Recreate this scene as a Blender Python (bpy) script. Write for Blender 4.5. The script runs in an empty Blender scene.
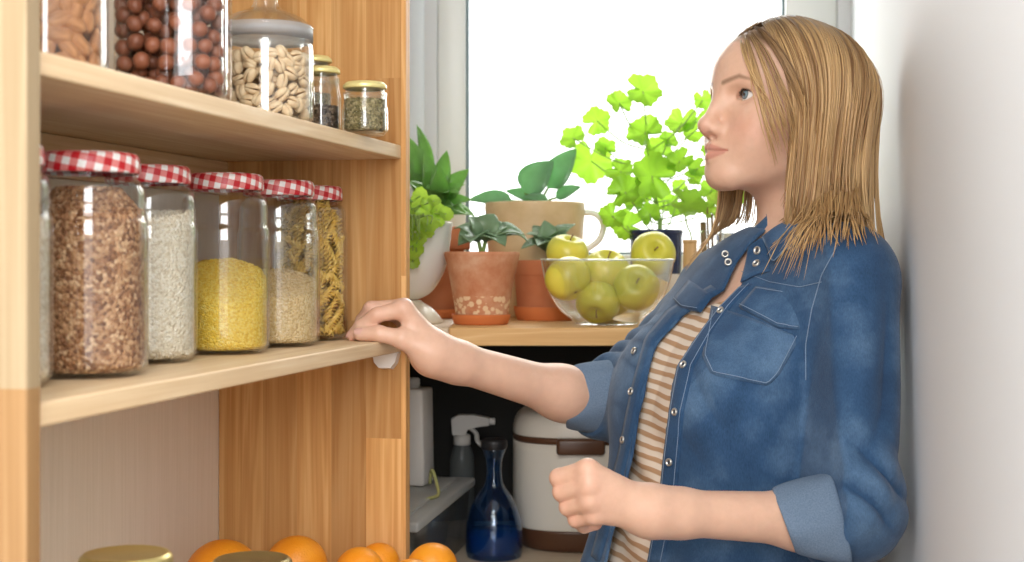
import bpy, bmesh, math, random
import numpy as np
from mathutils import Vector, Matrix, noise as mnoise
R = math.radians
SC = bpy.context.scene
COL = SC.collection
random.seed(7); np.random.seed(7)

# ------------------------------------------------------------------ camera
EYE = 1.30                      # camera height above the floor
FPX = 1422.0                    # focal length in pixels of the 1024 wide frame
HOR = 260.0                     # height of the horizon in the frame
cam_d = bpy.data.cameras.new('camera'); cam = bpy.data.objects.new('camera', cam_d); COL.objects.link(cam)
cam.location = (0, 0, EYE); cam.rotation_euler = (R(90), 0, 0)
cam_d.sensor_width = 36.0; cam_d.lens = 36.0 * FPX / 1024
cam_d.shift_y = -(281 - HOR) / 1024
cam_d.clip_start = 0.05
cam_d.dof.use_dof = True; cam_d.dof.focus_distance = 1.66; cam_d.dof.aperture_fstop = 7.0
SC.camera = cam

# ------------------------------------------------------------------ sky, daylight, added fill lights, exposure
world = bpy.data.worlds.new('sky'); SC.world = world; world.use_nodes = True
bg = world.node_tree.nodes['Background']
bg.inputs[0].default_value = (1.0, 0.985, 0.965, 1); bg.inputs[1].default_value = 1.9

def area(name, loc, target, sx, sy, power, color=(1, 1, 1)):
    d = bpy.data.lights.new(name, 'AREA'); d.shape = 'RECTANGLE'; d.size = sx; d.size_y = sy
    d.energy = power; d.color = color
    o = bpy.data.objects.new(name, d); COL.objects.link(o); o.location = loc
    o.rotation_euler = (Vector(target) - Vector(loc)).to_track_quat('-Z', 'Y').to_euler()
    return o
area('window_daylight', (0.15, 3.5, EYE + 0.9), (0.15, 1.6, EYE - 0.1), 1.6, 1.4, 42, (1.0, 0.98, 0.95))
area('overhead_fill', (0.0, -0.2, 2.5), (-0.1, 1.2, 1.1), 1.1, 1.1, 26, (1.0, 0.95, 0.88))  # unseen warm fill, added overhead to brighten the room
area('rear_fill', (0.2, -1.15, 1.85), (-0.3, 1.3, 1.2), 1.0, 0.8, 26, (0.94, 0.97, 1.0))  # invented fill behind the camera, added to lift the shelf fronts
SC.view_settings.view_transform = 'Standard'; SC.view_settings.look = 'None'
SC.view_settings.exposure = 0.45; SC.view_settings.gamma = 1.0
SC.view_settings.use_curve_mapping = False
SC.cycles.use_denoising = True
SC.cycles.max_bounces = 14; SC.cycles.transparent_max_bounces = 40
SC.cycles.transmission_bounces = 10; SC.cycles.diffuse_bounces = 5
SC.cycles.sample_clamp_indirect = 6.0
SC.cycles.caustics_reflective = False

# ------------------------------------------------------------------ helpers
def P(px, py, d):
    """room point seen at pixel (px, py) of the photograph at distance d in front of the camera"""
    return Vector(((px - 512) / FPX * d, d, EYE - (py - HOR) / FPX * d))

def lin(*c):
    return tuple(((v / 255) / 12.92 if v / 255 <= .04045 else ((v / 255 + .055) / 1.055) ** 2.4) for v in c)

class Mat:
    """small wrapper for building node materials"""
    def __init__(s, name, rough=.5, color=(.8, .8, .8), spec=.5, **kw):
        s.m = bpy.data.materials.new(name); s.m.use_nodes = True
        s.t = s.m.node_tree; s.n = s.t.nodes; s.b = s.n['Principled BSDF']
        s.b.inputs['Base Color'].default_value = (*color, 1); s.b.inputs['Roughness'].default_value = rough
        s.b.inputs['Specular IOR Level'].default_value = spec
        for k, v in kw.items(): s.b.inputs[k.replace('_', ' ')].default_value = v
    def new(s, typ, inputs=None, **props):
        nd = s.n.new(typ)
        for k, v in props.items(): setattr(nd, k, v)
        for k, v in (inputs or {}).items():
            if hasattr(v, 'is_output') : s.t.links.new(v, nd.inputs[k])
            else: nd.inputs[k].default_value = v
        return nd
    def link(s, a, b): s.t.links.new(a, b)
    def coord(s, kind='Object', scale=(1, 1, 1), rot=(0, 0, 0), loc=(0, 0, 0)):
        tc = s.new('ShaderNodeTexCoord')
        mp = s.new('ShaderNodeMapping', {'Vector': tc.outputs[kind], 'Scale': scale, 'Rotation': rot, 'Location': loc})
        return mp.outputs[0]
    def noise(s, vec, scale=5, detail=4, rough=.5, dist=0):
        return s.new('ShaderNodeTexNoise', {'Vector': vec, 'Scale': scale, 'Detail': detail, 'Roughness': rough, 'Distortion': dist}).outputs[0]
    def ramp(s, fac, stops, interp='LINEAR'):
        r = s.new('ShaderNodeValToRGB', {'Fac': fac}); e = r.color_ramp; e.interpolation = interp
        while len(e.elements) < len(stops): e.elements.new(.5)
        for el, (p, c) in zip(e.elements, stops): el.position = p; el.color = (*c, 1)
        return r.outputs[0]
    def mix(s, fac, a, b, mode='MIX'):
        nd = s.new('ShaderNodeMix', data_type='RGBA', blend_type=mode)
        for sock, v in ((nd.inputs[0], fac), (nd.inputs[6], a), (nd.inputs[7], b)):
            if hasattr(v, 'is_output'): s.link(v, sock)
            else: sock.default_value = v if isinstance(v, (int, float)) else (*v, 1)
        return nd.outputs[2]
    def math(s, op, a, b=0.0, c=0.0):
        nd = s.new('ShaderNodeMath', operation=op)
        for i, v in enumerate((a, b, c)):
            if hasattr(v, 'is_output'): s.link(v, nd.inputs[i])
            else: nd.inputs[i].default_value = v
        return nd.outputs[0]
    def color(s, out): s.link(out, s.b.inputs['Base Color']); return s
    def bump(s, h, strength=.3, dist=.002):
        b = s.new('ShaderNodeBump', {'Height': h, 'Strength': strength, 'Distance': dist})
        s.link(b.outputs[0], s.b.inputs['Normal']); return s

def mesh_obj(name, verts, faces, mat=None, parent=None, smooth=True, uv=None, loc=None, rot=None, mats=None, fmat=None):
    me = bpy.data.meshes.new(name)
    if isinstance(verts, np.ndarray): verts = verts.tolist()
    if isinstance(faces, np.ndarray): faces = faces.tolist()
    me.from_pydata([tuple(v) for v in verts], [], faces)
    if uv is not None:
        ul = me.uv_layers.new(name='uv')
        flat = [c for f in uv for c in f]
        for i, c in enumerate(flat): ul.data[i].uv = c
    for m in (mats or ([mat] if mat else [])): me.materials.append(m.m if isinstance(m, Mat) else m)
    if fmat is not None: me.polygons.foreach_set('material_index', list(fmat))
    me.polygons.foreach_set('use_smooth', [smooth] * len(me.polygons)); me.update()
    o = bpy.data.objects.new(name, me); COL.objects.link(o)
    if parent: o.parent = parent
    if loc is not None: o.location = loc
    if rot is not None: o.rotation_euler = rot
    return o

class MB:
    """collects shapes for one mesh"""
    def __init__(s): s.v = []; s.f = []; s.mi = []
    def add(s, v, f, mi=0):
        o = len(s.v); s.v += [tuple(p) for p in v]; s.f += [tuple(i + o for i in q) for q in f]; s.mi += [mi] * len(f); return s
    def build(s, name, mat=None, parent=None, smooth=True, mats=None, **k):
        return mesh_obj(name, s.v, s.f, mat, parent, smooth, mats=mats, fmat=s.mi if mats else None, **k)

def lathe(prof, n=40, cap=True):
    v = []; f = []
    for r, z in prof:
        for i in range(n):
            a = 2 * math.pi * i / n; v.append((r * math.cos(a), r * math.sin(a), z))
    for j in range(len(prof) - 1):
        for i in range(n):
            f.append((j * n + i, j * n + (i + 1) % n, (j + 1) * n + (i + 1) % n, (j + 1) * n + i))
    if cap:
        if prof[0][0] > 1e-6: f.append(tuple(reversed(range(n))))
        if prof[-1][0] > 1e-6: f.append(tuple((len(prof) - 1) * n + i for i in range(n)))
    return v, f

def smooth_prof(pts, k=6):
    """Catmull-Rom through (r, z) points"""
    out = []
    n = len(pts)
    for i in range(n - 1):
        p0 = pts[max(i - 1, 0)]; p1 = pts[i]; p2 = pts[i + 1]; p3 = pts[min(i + 2, n - 1)]
        for j in range(k):
            t = j / k
            out.append(tuple(.5 * (2 * b + (c - a) * t + (2 * a - 5 * b + 4 * c - d) * t * t + (3 * b - a - 3 * c + d) * t ** 3)
                             for a, b, c, d in zip(p0, p1, p2, p3)))
    out.append(tuple(pts[-1])); return out

def tube(pts, rad, n=8, cap=True):
    pts = [Vector(p) for p in pts]; m = len(pts)
    if not isinstance(rad, (list, tuple)): rad = [rad] * m
    v = []; f = []; up = None
    for i in range(m):
        t = (pts[min(i + 1, m - 1)] - pts[max(i - 1, 0)]).normalized()
        if up is None: up = t.orthogonal().normalized()
        up = (up - t * up.dot(t)); up = up.normalized() if up.length > 1e-9 else t.orthogonal().normalized()
        w = t.cross(up)
        for k in range(n):
            a = 2 * math.pi * k / n; v.append(pts[i] + (up * math.cos(a) + w * math.sin(a)) * rad[i])
    for i in range(m - 1):
        for k in range(n): f.append((i * n + k, i * n + (k + 1) % n, (i + 1) * n + (k + 1) % n, (i + 1) * n + k))
    if cap: f.append(tuple(reversed(range(n)))); f.append(tuple((m - 1) * n + k for k in range(n)))
    return v, f

def spline(pts, k=8):
    return [Vector(p) for p in smooth_prof([tuple(p) for p in pts], k)]

def rbox(x0, x1, y0, y1, z0, z1, b=.002, seg=2):
    bm = bmesh.new(); bmesh.ops.create_cube(bm, size=1)
    for v in bm.verts:
        v.co = Vector(((x0 + x1) / 2 + v.co.x * (x1 - x0), (y0 + y1) / 2 + v.co.y * (y1 - y0), (z0 + z1) / 2 + v.co.z * (z1 - z0)))
    if b: bmesh.ops.bevel(bm, geom=list(bm.edges), offset=b, segments=seg, affect='EDGES', profile=.5)
    v = [tuple(q.co) for q in bm.verts]; bm.verts.index_update(); f = [tuple(q.index for q in p.verts) for p in bm.faces]
    bm.free(); return v, f

def ico(sub=2, r=1.0):
    bm = bmesh.new(); bmesh.ops.create_icosphere(bm, subdivisions=sub, radius=r)
    bm.verts.index_update()
    v = [tuple(q.co) for q in bm.verts]; f = [tuple(q.index for q in p.verts) for p in bm.faces]; bm.free(); return v, f

def tag(o, label, cat, group=None, kind=None):
    o['label'] = label; o['category'] = cat
    if group: o['group'] = group
    if kind: o['kind'] = kind
    return o
def empty(name, loc=(0, 0, 0), rz=0):
    o = bpy.data.objects.new(name, None); COL.objects.link(o); o.location = loc; o.rotation_euler = (0, 0, rz)
    o.empty_display_size = .05; return o
def struct(o): o['kind'] = 'structure'; return o
def copy_tree(o, parent=None):
    c = o.copy(); COL.objects.link(c)
    if parent: c.parent = parent
    for ch in list(o.children): copy_tree(ch, c)
    return c

# ------------------------------------------------------------------ materials
def wood(name, base, dark, light, axis='Y', stave=None, rough=.5, staveL=.45, fine=1.0):
    """pine: fibres run along `axis` in object space; stave = (axis across, width) glued strips"""
    m = Mat(name, rough, spec=.3)
    tc = m.new('ShaderNodeTexCoord'); sep = m.new('ShaderNodeSeparateXYZ', {'Vector': tc.outputs['Object']})
    ax = {'X': 0, 'Y': 1, 'Z': 2}
    vec = tc.outputs['Object']; tone = None
    if stave:
        u = m.math('FLOOR', m.math('DIVIDE', sep.outputs[ax[stave[0]]], stave[1]))
        r1 = m.new('ShaderNodeTexWhiteNoise', {'W': u}, noise_dimensions='1D').outputs[0]
        vv = m.math('FLOOR', m.math('ADD', m.math('DIVIDE', sep.outputs[ax[axis]], staveL), m.math('MULTIPLY', r1, 3.7)))
        cmb = m.new('ShaderNodeCombineXYZ', {'X': u, 'Y': vv, 'Z': 0.0})
        wn = m.new('ShaderNodeTexWhiteNoise', {'Vector': cmb.outputs[0]}, noise_dimensions='3D')
        tone = wn.outputs[0]
        off = m.new('ShaderNodeVectorMath', {0: wn.outputs[1], 1: (3, 3, 3)}, operation='MULTIPLY')
        vec = m.new('ShaderNodeVectorMath', {0: vec, 1: off.outputs[0]}, operation='ADD').outputs[0]
    sc = [17, 17, 17]; sc[ax[axis]] = .7
    mp = m.new('ShaderNodeMapping', {'Vector': vec, 'Scale': sc})
    n1 = m.noise(mp.outputs[0], 1.6, 3, .55, .8)
    rings = m.math('ABSOLUTE', m.math('SINE', m.math('MULTIPLY', n1, 15)))
    sc2 = [150 * fine, 150 * fine, 150 * fine]; sc2[ax[axis]] = 2.5
    n2 = m.noise(m.new('ShaderNodeMapping', {'Vector': vec, 'Scale': sc2}).outputs[0], 2, 3, .6)
    f = m.math('ADD', m.math('MULTIPLY', rings, .4), m.math('MULTIPLY', n2, .6))
    col = m.ramp(f, [(.15, light), (.5, base), (.9, dark)])
    if tone:
        tn = m.ramp(tone, [(0, (.66, .58, .5)), (.5, (1, 1, 1)), (1, (1.18, 1.15, 1.1))])
        col = m.mix(.8, col, tn, 'MULTIPLY')
    m.color(col).bump(n2, .12, .0006); return m

pine_edge = wood('pine_board', (.74, .53, .31), (.58, .36, .17), (.82, .64, .42), 'Y')
pine_shelf = wood('pine_shelf', (.80, .605, .38), (.68, .47, .26), (.85, .69, .48), 'Y')
pine_panel = wood('pine_glued_panel', (.62, .34, .125), (.47, .215, .06), (.70, .42, .18), 'Z', ('X', .046))
pine_post = wood('pine_upright', (.37, .275, .16), (.31, .22, .12), (.41, .32, .20), 'Z', None)
# the uprights are finger jointed from a paler and a redder length of pine
_sz = pine_post.new('ShaderNodeSeparateXYZ', {'Vector': pine_post.coord()})
_bc = pine_post.b.inputs['Base Color'].links[0].from_socket
pine_post.color(pine_post.mix(1.0, _bc, pine_post.ramp(pine_post.math('SUBTRACT', _sz.outputs[2], EYE - .0855 - .5), [(0, (.92, .70, .50)), (.5, (1, 1, 1))], 'CONSTANT'), 'MULTIPLY'))
counter_wood = wood('counter_pine', (.72, .45, .19), (.60, .33, .12), (.78, .54, .27), 'X')
counter_pale = wood('counter_pale', (.74, .62, .46), (.66, .52, .36), (.80, .69, .54), 'X')
hardboard = Mat('cream_hardboard', .6, (.68, .60, .50), .2)
hardboard.color(hardboard.ramp(hardboard.noise(hardboard.coord(scale=(300, 300, 8)), 1, 2), [(.3, (.82, .76, .64)), (.7, (.88, .82, .71))]))
plaster = Mat('white_plaster', .7, (.735, .755, .775), .25)
plaster.bump(plaster.noise(plaster.coord(), 60, 5), .08, .002)
floor_m = wood('floor_boards', (.35, .22, .12), (.22, .13, .07), (.42, .28, .17), 'Y', ('X', .12), staveL=1.2)
frame_m = Mat('white_window_frame', .35, (.80, .82, .80))
gasket_m = Mat('window_gasket', .5, (.17, .24, .26))

def thin_glass(name, tint=(.985, .988, .984), edge=(.86, .89, .88), rough=.02, refl=1.0, ior=1.45, body=None, bodyf=0.0):
    m = Mat(name); m.n.remove(m.b)
    out = m.n['Material Output']
    lw = m.new('ShaderNodeLayerWeight', {'Blend': .5})
    fc = lw.outputs['Facing']
    col = m.mix(m.math('POWER', fc, 3.0), tint, edge)
    tr = m.new('ShaderNodeBsdfTransparent', {'Color': col})
    gl = m.new('ShaderNodeBsdfGlossy', {'Roughness': rough, 'Color': (1, 1, 1, 1)})
    fac = m.math('MULTIPLY', m.math('MULTIPLY_ADD', m.math('POWER', fc, 4.0), .85, .035), refl)
    mx = m.new('ShaderNodeMixShader', {0: fac, 1: tr.outputs[0], 2: gl.outputs[0]})
    res = mx.outputs[0]
    if body:
        df = m.new('ShaderNodeBsdfTranslucent', {'Color': (*body, 1)})
        d2 = m.new('ShaderNodeBsdfDiffuse', {'Color': (*body, 1)})
        ad = m.new('ShaderNodeMixShader', {0: .5, 1: df.outputs[0], 2: d2.outputs[0]})
        res = m.new('ShaderNodeMixShader', {0: bodyf, 1: res, 2: ad.outputs[0]}).outputs[0]
    m.link(res, out.inputs[0]); return m
glass = thin_glass('clear_glass')

# ================================================================== the room
WY = 2.64                                                # face of the window wall
def plane_box(name, pts_xy, z0, z1, mat, th):            # wall along a line in plan
    pass
LW_A = R(-12.83)                                         # turn of the shelf wall
rm = struct(mesh_obj('floor', *rbox(-3, 3, -2.5, 3.2, -.05, 0, 0), floor_m, smooth=False))
struct(mesh_obj('ceiling', *rbox(-3, 3, .0, WY + .3, 2.6, 2.65, 0), plaster, smooth=False))
# right wall: passes P(905,-,1.75) and heads for the window corner
wa = Vector((.4735, 1.75)); wd = Vector((.1744, 1)).normalized()
wall_r = struct(mesh_obj('wall_right', *rbox(0, .1, -1.75, 1.2, 0, 2.6, 0), plaster, smooth=False))
wall_r.location = (wa.x, wa.y, 0); wall_r.rotation_euler = (0, 0, -math.atan2(wd.x, wd.y))
# window wall with its opening
WX0, WX1 = (437 - 512) / FPX * WY, (838 - 512) / FPX * WY
WZ0, WZ1 = EYE - .05, EYE + .85
wb = MB()
wb.add(*rbox(-1.2, WX0, WY, WY + .14, 0, 2.6, 0)); wb.add(*rbox(WX1, .9, WY, WY + .14, 0, 2.6, 0))
wb.add(*rbox(WX0, WX1, WY, WY + .14, 0, WZ0, 0)); wb.add(*rbox(WX0, WX1, WY, WY + .14, WZ1, 2.6, 0))
struct(wb.build('wall_window', plaster, smooth=False))
win = struct(empty('window_1', ((WX0 + WX1) / 2, WY + .03, WZ0)))
hw = (WX1 - WX0) / 2; hh = WZ1 - WZ0
gx0 = (466 - 512) / FPX * (WY + .03) - win.location.x; gx1 = (784 - 512) / FPX * (WY + .03) - win.location.x
fb = MB()
fb.add(*rbox(-hw, gx0, -.02, .05, 0, hh, .004)); fb.add(*rbox(gx1, hw, -.02, .05, 0, hh, .004))
fb.add(*rbox(gx0 - .004, gx1 + .004, -.018, .05, 0, .06, .004)); fb.add(*rbox(gx0 - .004, gx1 + .004, -.018, .05, hh - .06, hh, .004))
fb.build('window_frame', frame_m, win)
fb = MB()
fb.add(*rbox(gx0, gx0 + .006, -.012, .04, .06, hh - .06, .001)); fb.add(*rbox(gx1 - .004, gx1, -.004, .04, .06, hh - .06, .001))
fb.add(*rbox(gx0, gx1, -.008, .04, .06, .065, .001)); fb.add(*rbox(gx0, gx1, -.008, .04, hh - .065, hh - .06, .001))
fb.build('window_gasket', gasket_m, win)
mesh_obj('window_pane', *rbox(gx0, gx1, .012, .016, .06, hh - .06, 0), thin_glass('window_glass', (.99, 1, 1), (.9, .95, .95)), win, smooth=False)
# rounded plaster reveal left of the window
rv = MB(); xr = (424 - 512) / FPX * (WY - .02)
rv.add(*tube([(xr - .035, WY - .005, 0), (xr - .035, WY - .005, 2.6)], .034, 24))
struct(rv.build('trim_1', plaster))

# ================================================================== shelving unit on the left
N0 = -.528
SU = empty('shelving_unit', (N0 * .975, N0 * -.2221, 0), LW_A)
tag(SU, 'tall pine shelving unit with three boards along the left wall', 'shelf')
Z_MID = EYE - .097; Z_TOP = EYE + .143; Z_LOW = EYE - .400
S0, S1 = .8635, 1.697
def SHP(inset, s, z=0):           # a point on the shelving: distance behind the front line, distance along it
    n = N0 - inset
    return Vector((n * .975 + s * .2221, n * -.2221 + s * .975, z))
mesh_obj('side_panel', *rbox(-.245, .006, S0 - .018, S0, 0, 2.25, .0015), pine_post, SU, smooth=False)
mesh_obj('side_panel', *rbox(-.245, .006, S1, S1 + .018, 0, 2.25, .0015), pine_panel, SU, smooth=False)
for z, ins in ((Z_TOP, .0), (Z_MID, .0), (Z_TOP + .36, 0)):
    mesh_obj('shelf', *rbox(-.243, ins, S0 + .0003, S1 - .0003, z - .017, z, .002, 3), pine_shelf, SU, smooth=False)
mesh_obj('shelf', *rbox(-.243, .11, S0 + .0003, S1 - .0003, Z_LOW - .02, Z_LOW, .002, 3), pine_shelf, SU, smooth=False)
mesh_obj('back_panel', *rbox(-.249, -.2455, S0 - .018, S1 + .018, .05, 2.25, 0), hardboard, SU, smooth=False)
mesh_obj('back_rail', *rbox(-.2450, -.232, S0 + .0005, S1 - .0005, Z_TOP - .060, Z_TOP - .0175, .001), pine_edge, SU, smooth=False)
white_plastic = Mat('white_plastic', .35, (.82, .80, .76))
def bracket(z):
    b = MB(); prof = [(-.034, 0), (-.0005, 0), (-.004, -.014), (-.010, -.0215), (-.025, -.0215), (-.031, -.014)]
    b.add([(x, S1 - .0005, z + q) for x, q in prof] + [(x, S1 - .014, z + q * .9) for x, q in prof],
          [tuple(range(6)), tuple(reversed(range(6, 12)))] + [(i, i + 6, (i + 1) % 6 + 6, (i + 1) % 6) for i in range(6)])
    b.build('shelf_bracket', white_plastic, SU, smooth=False)
bracket(Z_MID - .0175)
struct(mesh_obj('wall_left', *rbox(-.36, -.26, -.6, 2.9, 0, 2.6, 0), plaster, smooth=False, loc=SU.location, rot=(0, 0, LW_A)))

# ================================================================== counter under the window
CZ = EYE - .098; CY0 = 2.05
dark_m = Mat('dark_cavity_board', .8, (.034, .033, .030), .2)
CT = empty('window_counter', (.2, CY0, 0)); tag(CT, 'pine counter below the window holding potted plants and a bowl of apples', 'counter')
cx0 = (449 - 512) / FPX * CY0 - .2
mesh_obj('counter_top', *rbox(cx0, .27, 0, WY - CY0 - .002, CZ - .026, CZ, .002), counter_wood, CT, smooth=False)
mesh_obj('end_board', *rbox(-.62, cx0 - .0004, .0, WY - CY0 - .002, CZ - .026, CZ, .002), counter_pale, CT, smooth=False)
mesh_obj('lower_shelf', *rbox(-.45, .32, -.12, .52, EYE - .472 - .02, EYE - .472, .002), counter_pale, CT, smooth=False)
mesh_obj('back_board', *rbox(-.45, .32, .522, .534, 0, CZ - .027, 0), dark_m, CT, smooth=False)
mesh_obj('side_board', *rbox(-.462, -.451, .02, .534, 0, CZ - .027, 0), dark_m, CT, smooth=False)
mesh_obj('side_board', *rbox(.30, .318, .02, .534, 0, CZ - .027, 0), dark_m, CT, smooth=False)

# ================================================================== preserving jars on the middle board
def gingham():
    m = Mat('gingham_lid', .35, spec=.4)
    tc = m.new('ShaderNodeTexCoord'); mp = m.new('ShaderNodeMapping', {'Vector': tc.outputs['UV'], 'Rotation': (0, 0, R(12)), 'Scale': (1 / .0125,) * 3})
    sep = m.new('ShaderNodeSeparateXYZ', {'Vector': mp.outputs[0]})
    su = m.math('GREATER_THAN', m.math('FRACT', sep.outputs[0]), .5); sv = m.math('GREATER_THAN', m.math('FRACT', sep.outputs[1]), .5)
    f = m.math('MULTIPLY', m.math('ADD', su, sv), .5)
    m.color(m.ramp(f, [(0, (.86, .84, .82)), (.5, (.70, .22, .21)), (1, (.50, .012, .02))])); return m
gingham_m = gingham()
gold_m = Mat('gold_lid', .32, (.66, .54, .22), .5, Metallic=.75)
pale_gold_m = Mat('pale_yellow_lid', .35, (.80, .70, .30), .5, Metallic=.25)

def lid_mesh(name, r, h, mat, parent, z, n=48):
    prof = smooth_prof([(r - .0025, 0), (r, .0012), (r, h * .55), (r - .0008, h - .003), (r - .0035, h - .0004)], 4) + [(r - .006, h), (r - .0075, h - .0009), (.0001, h - .0009)]
    v, f = lathe(prof, n, False)
    uv = []
    arc = [0]
    for a, b in zip(prof, prof[1:]): arc.append(arc[-1] + math.dist(a, b))
    m = len(prof)
    for q in f:
        top = all(v[i][2] > h - .0011 for i in q)
        j = q[0] // n; i = q[0] % n
        if top: uv.append([(v[k][0], v[k][1]) for k in q])
        else:
            c = 2 * math.pi * r / n
            uv.append([(i * c, arc[j]), ((i + 1) * c, arc[j]), ((i + 1) * c, arc[j + 1]), (i * c, arc[j + 1])])
    return mesh_obj(name, v, f, mat, parent, uv=uv, loc=(0, 0, z))

def jar_body(r, h, neck, parent, base=.012, shoulder=.042, mat=None, n=56, th=.0022):
    out = smooth_prof([(r * .55, .0012), (r - base * .75, 0), (r - .0025, base * .45), (r, base), (r, h * .35), (r, h - shoulder - .012), (r - .002, h - shoulder),
                       (r * .72 + neck * .28, h - shoulder * .55), (neck + .0012, h - .019), (neck, h - .014), (neck, h)], 5)
    inn = [(max(q - th, .0005), max(z, .0032)) for q, z in out]
    prof = [(.0005, .0022)] + out + list(reversed(inn)) + [(.0005, .0036)]
    v, f = lathe(prof, n, False)
    return mesh_obj('jar_body', v, f, mat or glass, parent)

def grain_mat(name, cols, scale, sheen=.3):
    m = Mat(name, .6, spec=.3)
    vo = m.new('ShaderNodeTexVoronoi', {'Vector': m.coord(), 'Scale': scale})
    rv = m.new('ShaderNodeSeparateColor', {'Color': vo.outputs['Color']})
    col = m.ramp(rv.outputs[0], cols)
    m.color(col); m.bump(vo.outputs['Distance'], .9, .0025).m.node_tree.nodes['Bump'].invert = True
    return m

def heap(name, r, zf, mat, loc, label, cat, bump=.0012, n=64, grains=None, grain_mat_=None):
    """loose grain filling a jar: zf(x, y) is the height of its surface"""
    rng = random.Random(name)
    v = []; f = []; rings = 10; lay = 16
    def jit(): return rng.uniform(-1, 1) * bump * .4
    # side
    for j in range(lay):
        t = j / (lay - 1)
        for i in range(n):
            a = 2 * math.pi * i / n; x, y = math.cos(a), math.sin(a)
            top = zf(x * r, y * r); z = .0045 + t * (top - .0045)
            rr = r - (.008 * (1 - z / .010) ** 2 if z < .010 else 0) - abs(jit())
            v.append((x * rr, y * rr, z))
    for j in range(lay - 1):
        for i in range(n): f.append((j * n + i, j * n + (i + 1) % n, (j + 1) * n + (i + 1) % n, (j + 1) * n + i))
    prev = (lay - 1) * n
    for k in range(1, rings):
        q = 1 - k / rings; o = len(v)
        for i in range(n):
            a = 2 * math.pi * i / n; x, y = math.cos(a) * r * q, math.sin(a) * r * q
            v.append((x, y, zf(x, y) + jit()))
        for i in range(n): f.append((prev + i, prev + (i + 1) % n, o + (i + 1) % n, o + i))
        prev = o
    v.append((0, 0, zf(0, 0))); f += [(prev + i, prev + (i + 1) % n, len(v) - 1) for i in range(n)]
    f.append(tuple(reversed(range(n))))
    mb = MB(); mb.add(v, f)
    if grains:                                   # single grains standing proud of the heap
        cnt, (gl, gw) = grains
        gv, gf = ico(1, 1)
        for _ in range(cnt):
            a = rng.uniform(0, 2 * math.pi)
            if rng.random() < .8:
                top = zf(math.cos(a) * r, math.sin(a) * r); z = rng.uniform(.008, top)
                p = Vector((math.cos(a) * (r - gw * .7), math.sin(a) * (r - gw * .7), z))
            else:
                q = r * math.sqrt(rng.random()) * .96; p = Vector((math.cos(a) * q, math.sin(a) * q, 0)); p.z = zf(p.x, p.y)
            if p.xy.length > r * .9: p.xy = p.xy * ((r - gw) / p.xy.length)
            tang = Vector((-math.sin(a), math.cos(a), 0)); b = rng.uniform(0, math.pi)
            e1 = tang * math.cos(b) + Vector((0, 0, 1)) * math.sin(b); e3 = Vector((math.cos(a), math.sin(a), 0)); e2 = e3.cross(e1)
            mb.add([p + e1 * x * gl + e2 * y * gw + e3 * z * gw for x, y, z in gv], gf)
    o = mb.build(name, mat); o.location = loc
    return tag(o, label, cat, kind='stuff')

JR, JH = .0462, .186
def make_preserving_jar(name, label, group, lid_m, h=JH):
    t = empty(name); tag(t, label, 'jar', group)
    jar_body(JR, h - .002, .0362, t, base=.014, shoulder=.050); lid_mesh('lid', .0398, .0175, lid_m, t, h - .0175); return t
JARS = {}
jar_spots = {  # x at px, distance
    'oats': (-.3965, 1.080, 'glass jar with checked lid mostly hidden behind the pale upright at the left edge'),
    'buckwheat': (-.3545, 1.190, 'large glass jar full of brown buckwheat under a red gingham lid'),
    'rice': (-.346, 1.352, 'red gingham lidded glass jar holding white rice, second in the row'),
    'millet': (-.2987, 1.480, 'red gingham lidded glass jar half filled with bright yellow millet'),
    'couscous': (-.2632, 1.605, 'red gingham lidded glass jar with pale tan couscous below its middle'),
    'pasta': (-.2460, 1.728, 'red gingham lidded glass jar packed with golden spiral pasta beside the hand')}
first = make_preserving_jar('preserving_jar', '', 'gingham lidded jars on the middle board', gingham_m)
for k, (x, y, lab) in jar_spots.items():
    t = first if k == 'oats' else copy_tree(first)
    t.location = (x, y, Z_MID + .0004); t.rotation_euler.z = random.uniform(0, 6)
    t['label'] = lab; JARS[k] = t
    if k == 'buckwheat': t.scale = (1.06, 1.06, 1)
RI = JR - .0032
buck = grain_mat('buckwheat', [(0, (.16, .06, .025)), (.4, (.33, .15, .065)), (.75, (.50, .28, .14)), (1, (.66, .44, .26))], 330)
rice = grain_mat('rice', [(0, (.68, .57, .40)), (.5, (.83, .74, .57)), (1, (.91, .85, .72))], 420)
millet = grain_mat('millet', [(0, (.80, .47, .03)), (.5, (.93, .64, .08)), (1, (.96, .76, .22))], 560)
cous = grain_mat('couscous', [(0, (.62, .40, .16)), (.5, (.80, .58, .28)), (1, (.87, .70, .42))], 520)
oats = grain_mat('oats', [(0, (.60, .48, .32)), (.5, (.76, .66, .50)), (1, (.86, .80, .68))], 300)
jl = lambda k: JARS[k].location + Vector((0, 0, .0004))
heap('buckwheat_grain', RI * 1.06, lambda x, y: .156 if math.hypot(x, y) < .026 else .156 - (math.hypot(x, y) - .026) * 1.15, buck, jl('buckwheat'), 'brown buckwheat grains filling the large jar up to its shoulders', 'grain', grains=(7000, (.0019, .0013)))
heap('rice_grain', RI, lambda x, y: .138 + .004 * math.cos(y * 60), rice, jl('rice'), 'white rice grains filling the second gingham lidded jar', 'grain', grains=(3600, (.0033, .0009)))
heap('millet_grain', RI, lambda x, y: .052 + .046 * min(1, max(0, (y + RI) / (1.7 * RI))) ** .8 - .25 * x * (x > 0) - .06 * abs(x), millet, jl('millet'), 'bright yellow millet heaped to a slope inside its jar', 'grain', grains=(2600, (.0011, .001)))
heap('couscous_grain', RI, lambda x, y: .056 + .030 * min(1, max(0, (y + RI) / (1.8 * RI))) ** .9 - .2 * x * (x > 0), cous, jl('couscous'), 'pale tan couscous with a sloping top inside its jar', 'grain', grains=(2600, (.0012, .0011)))
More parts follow.
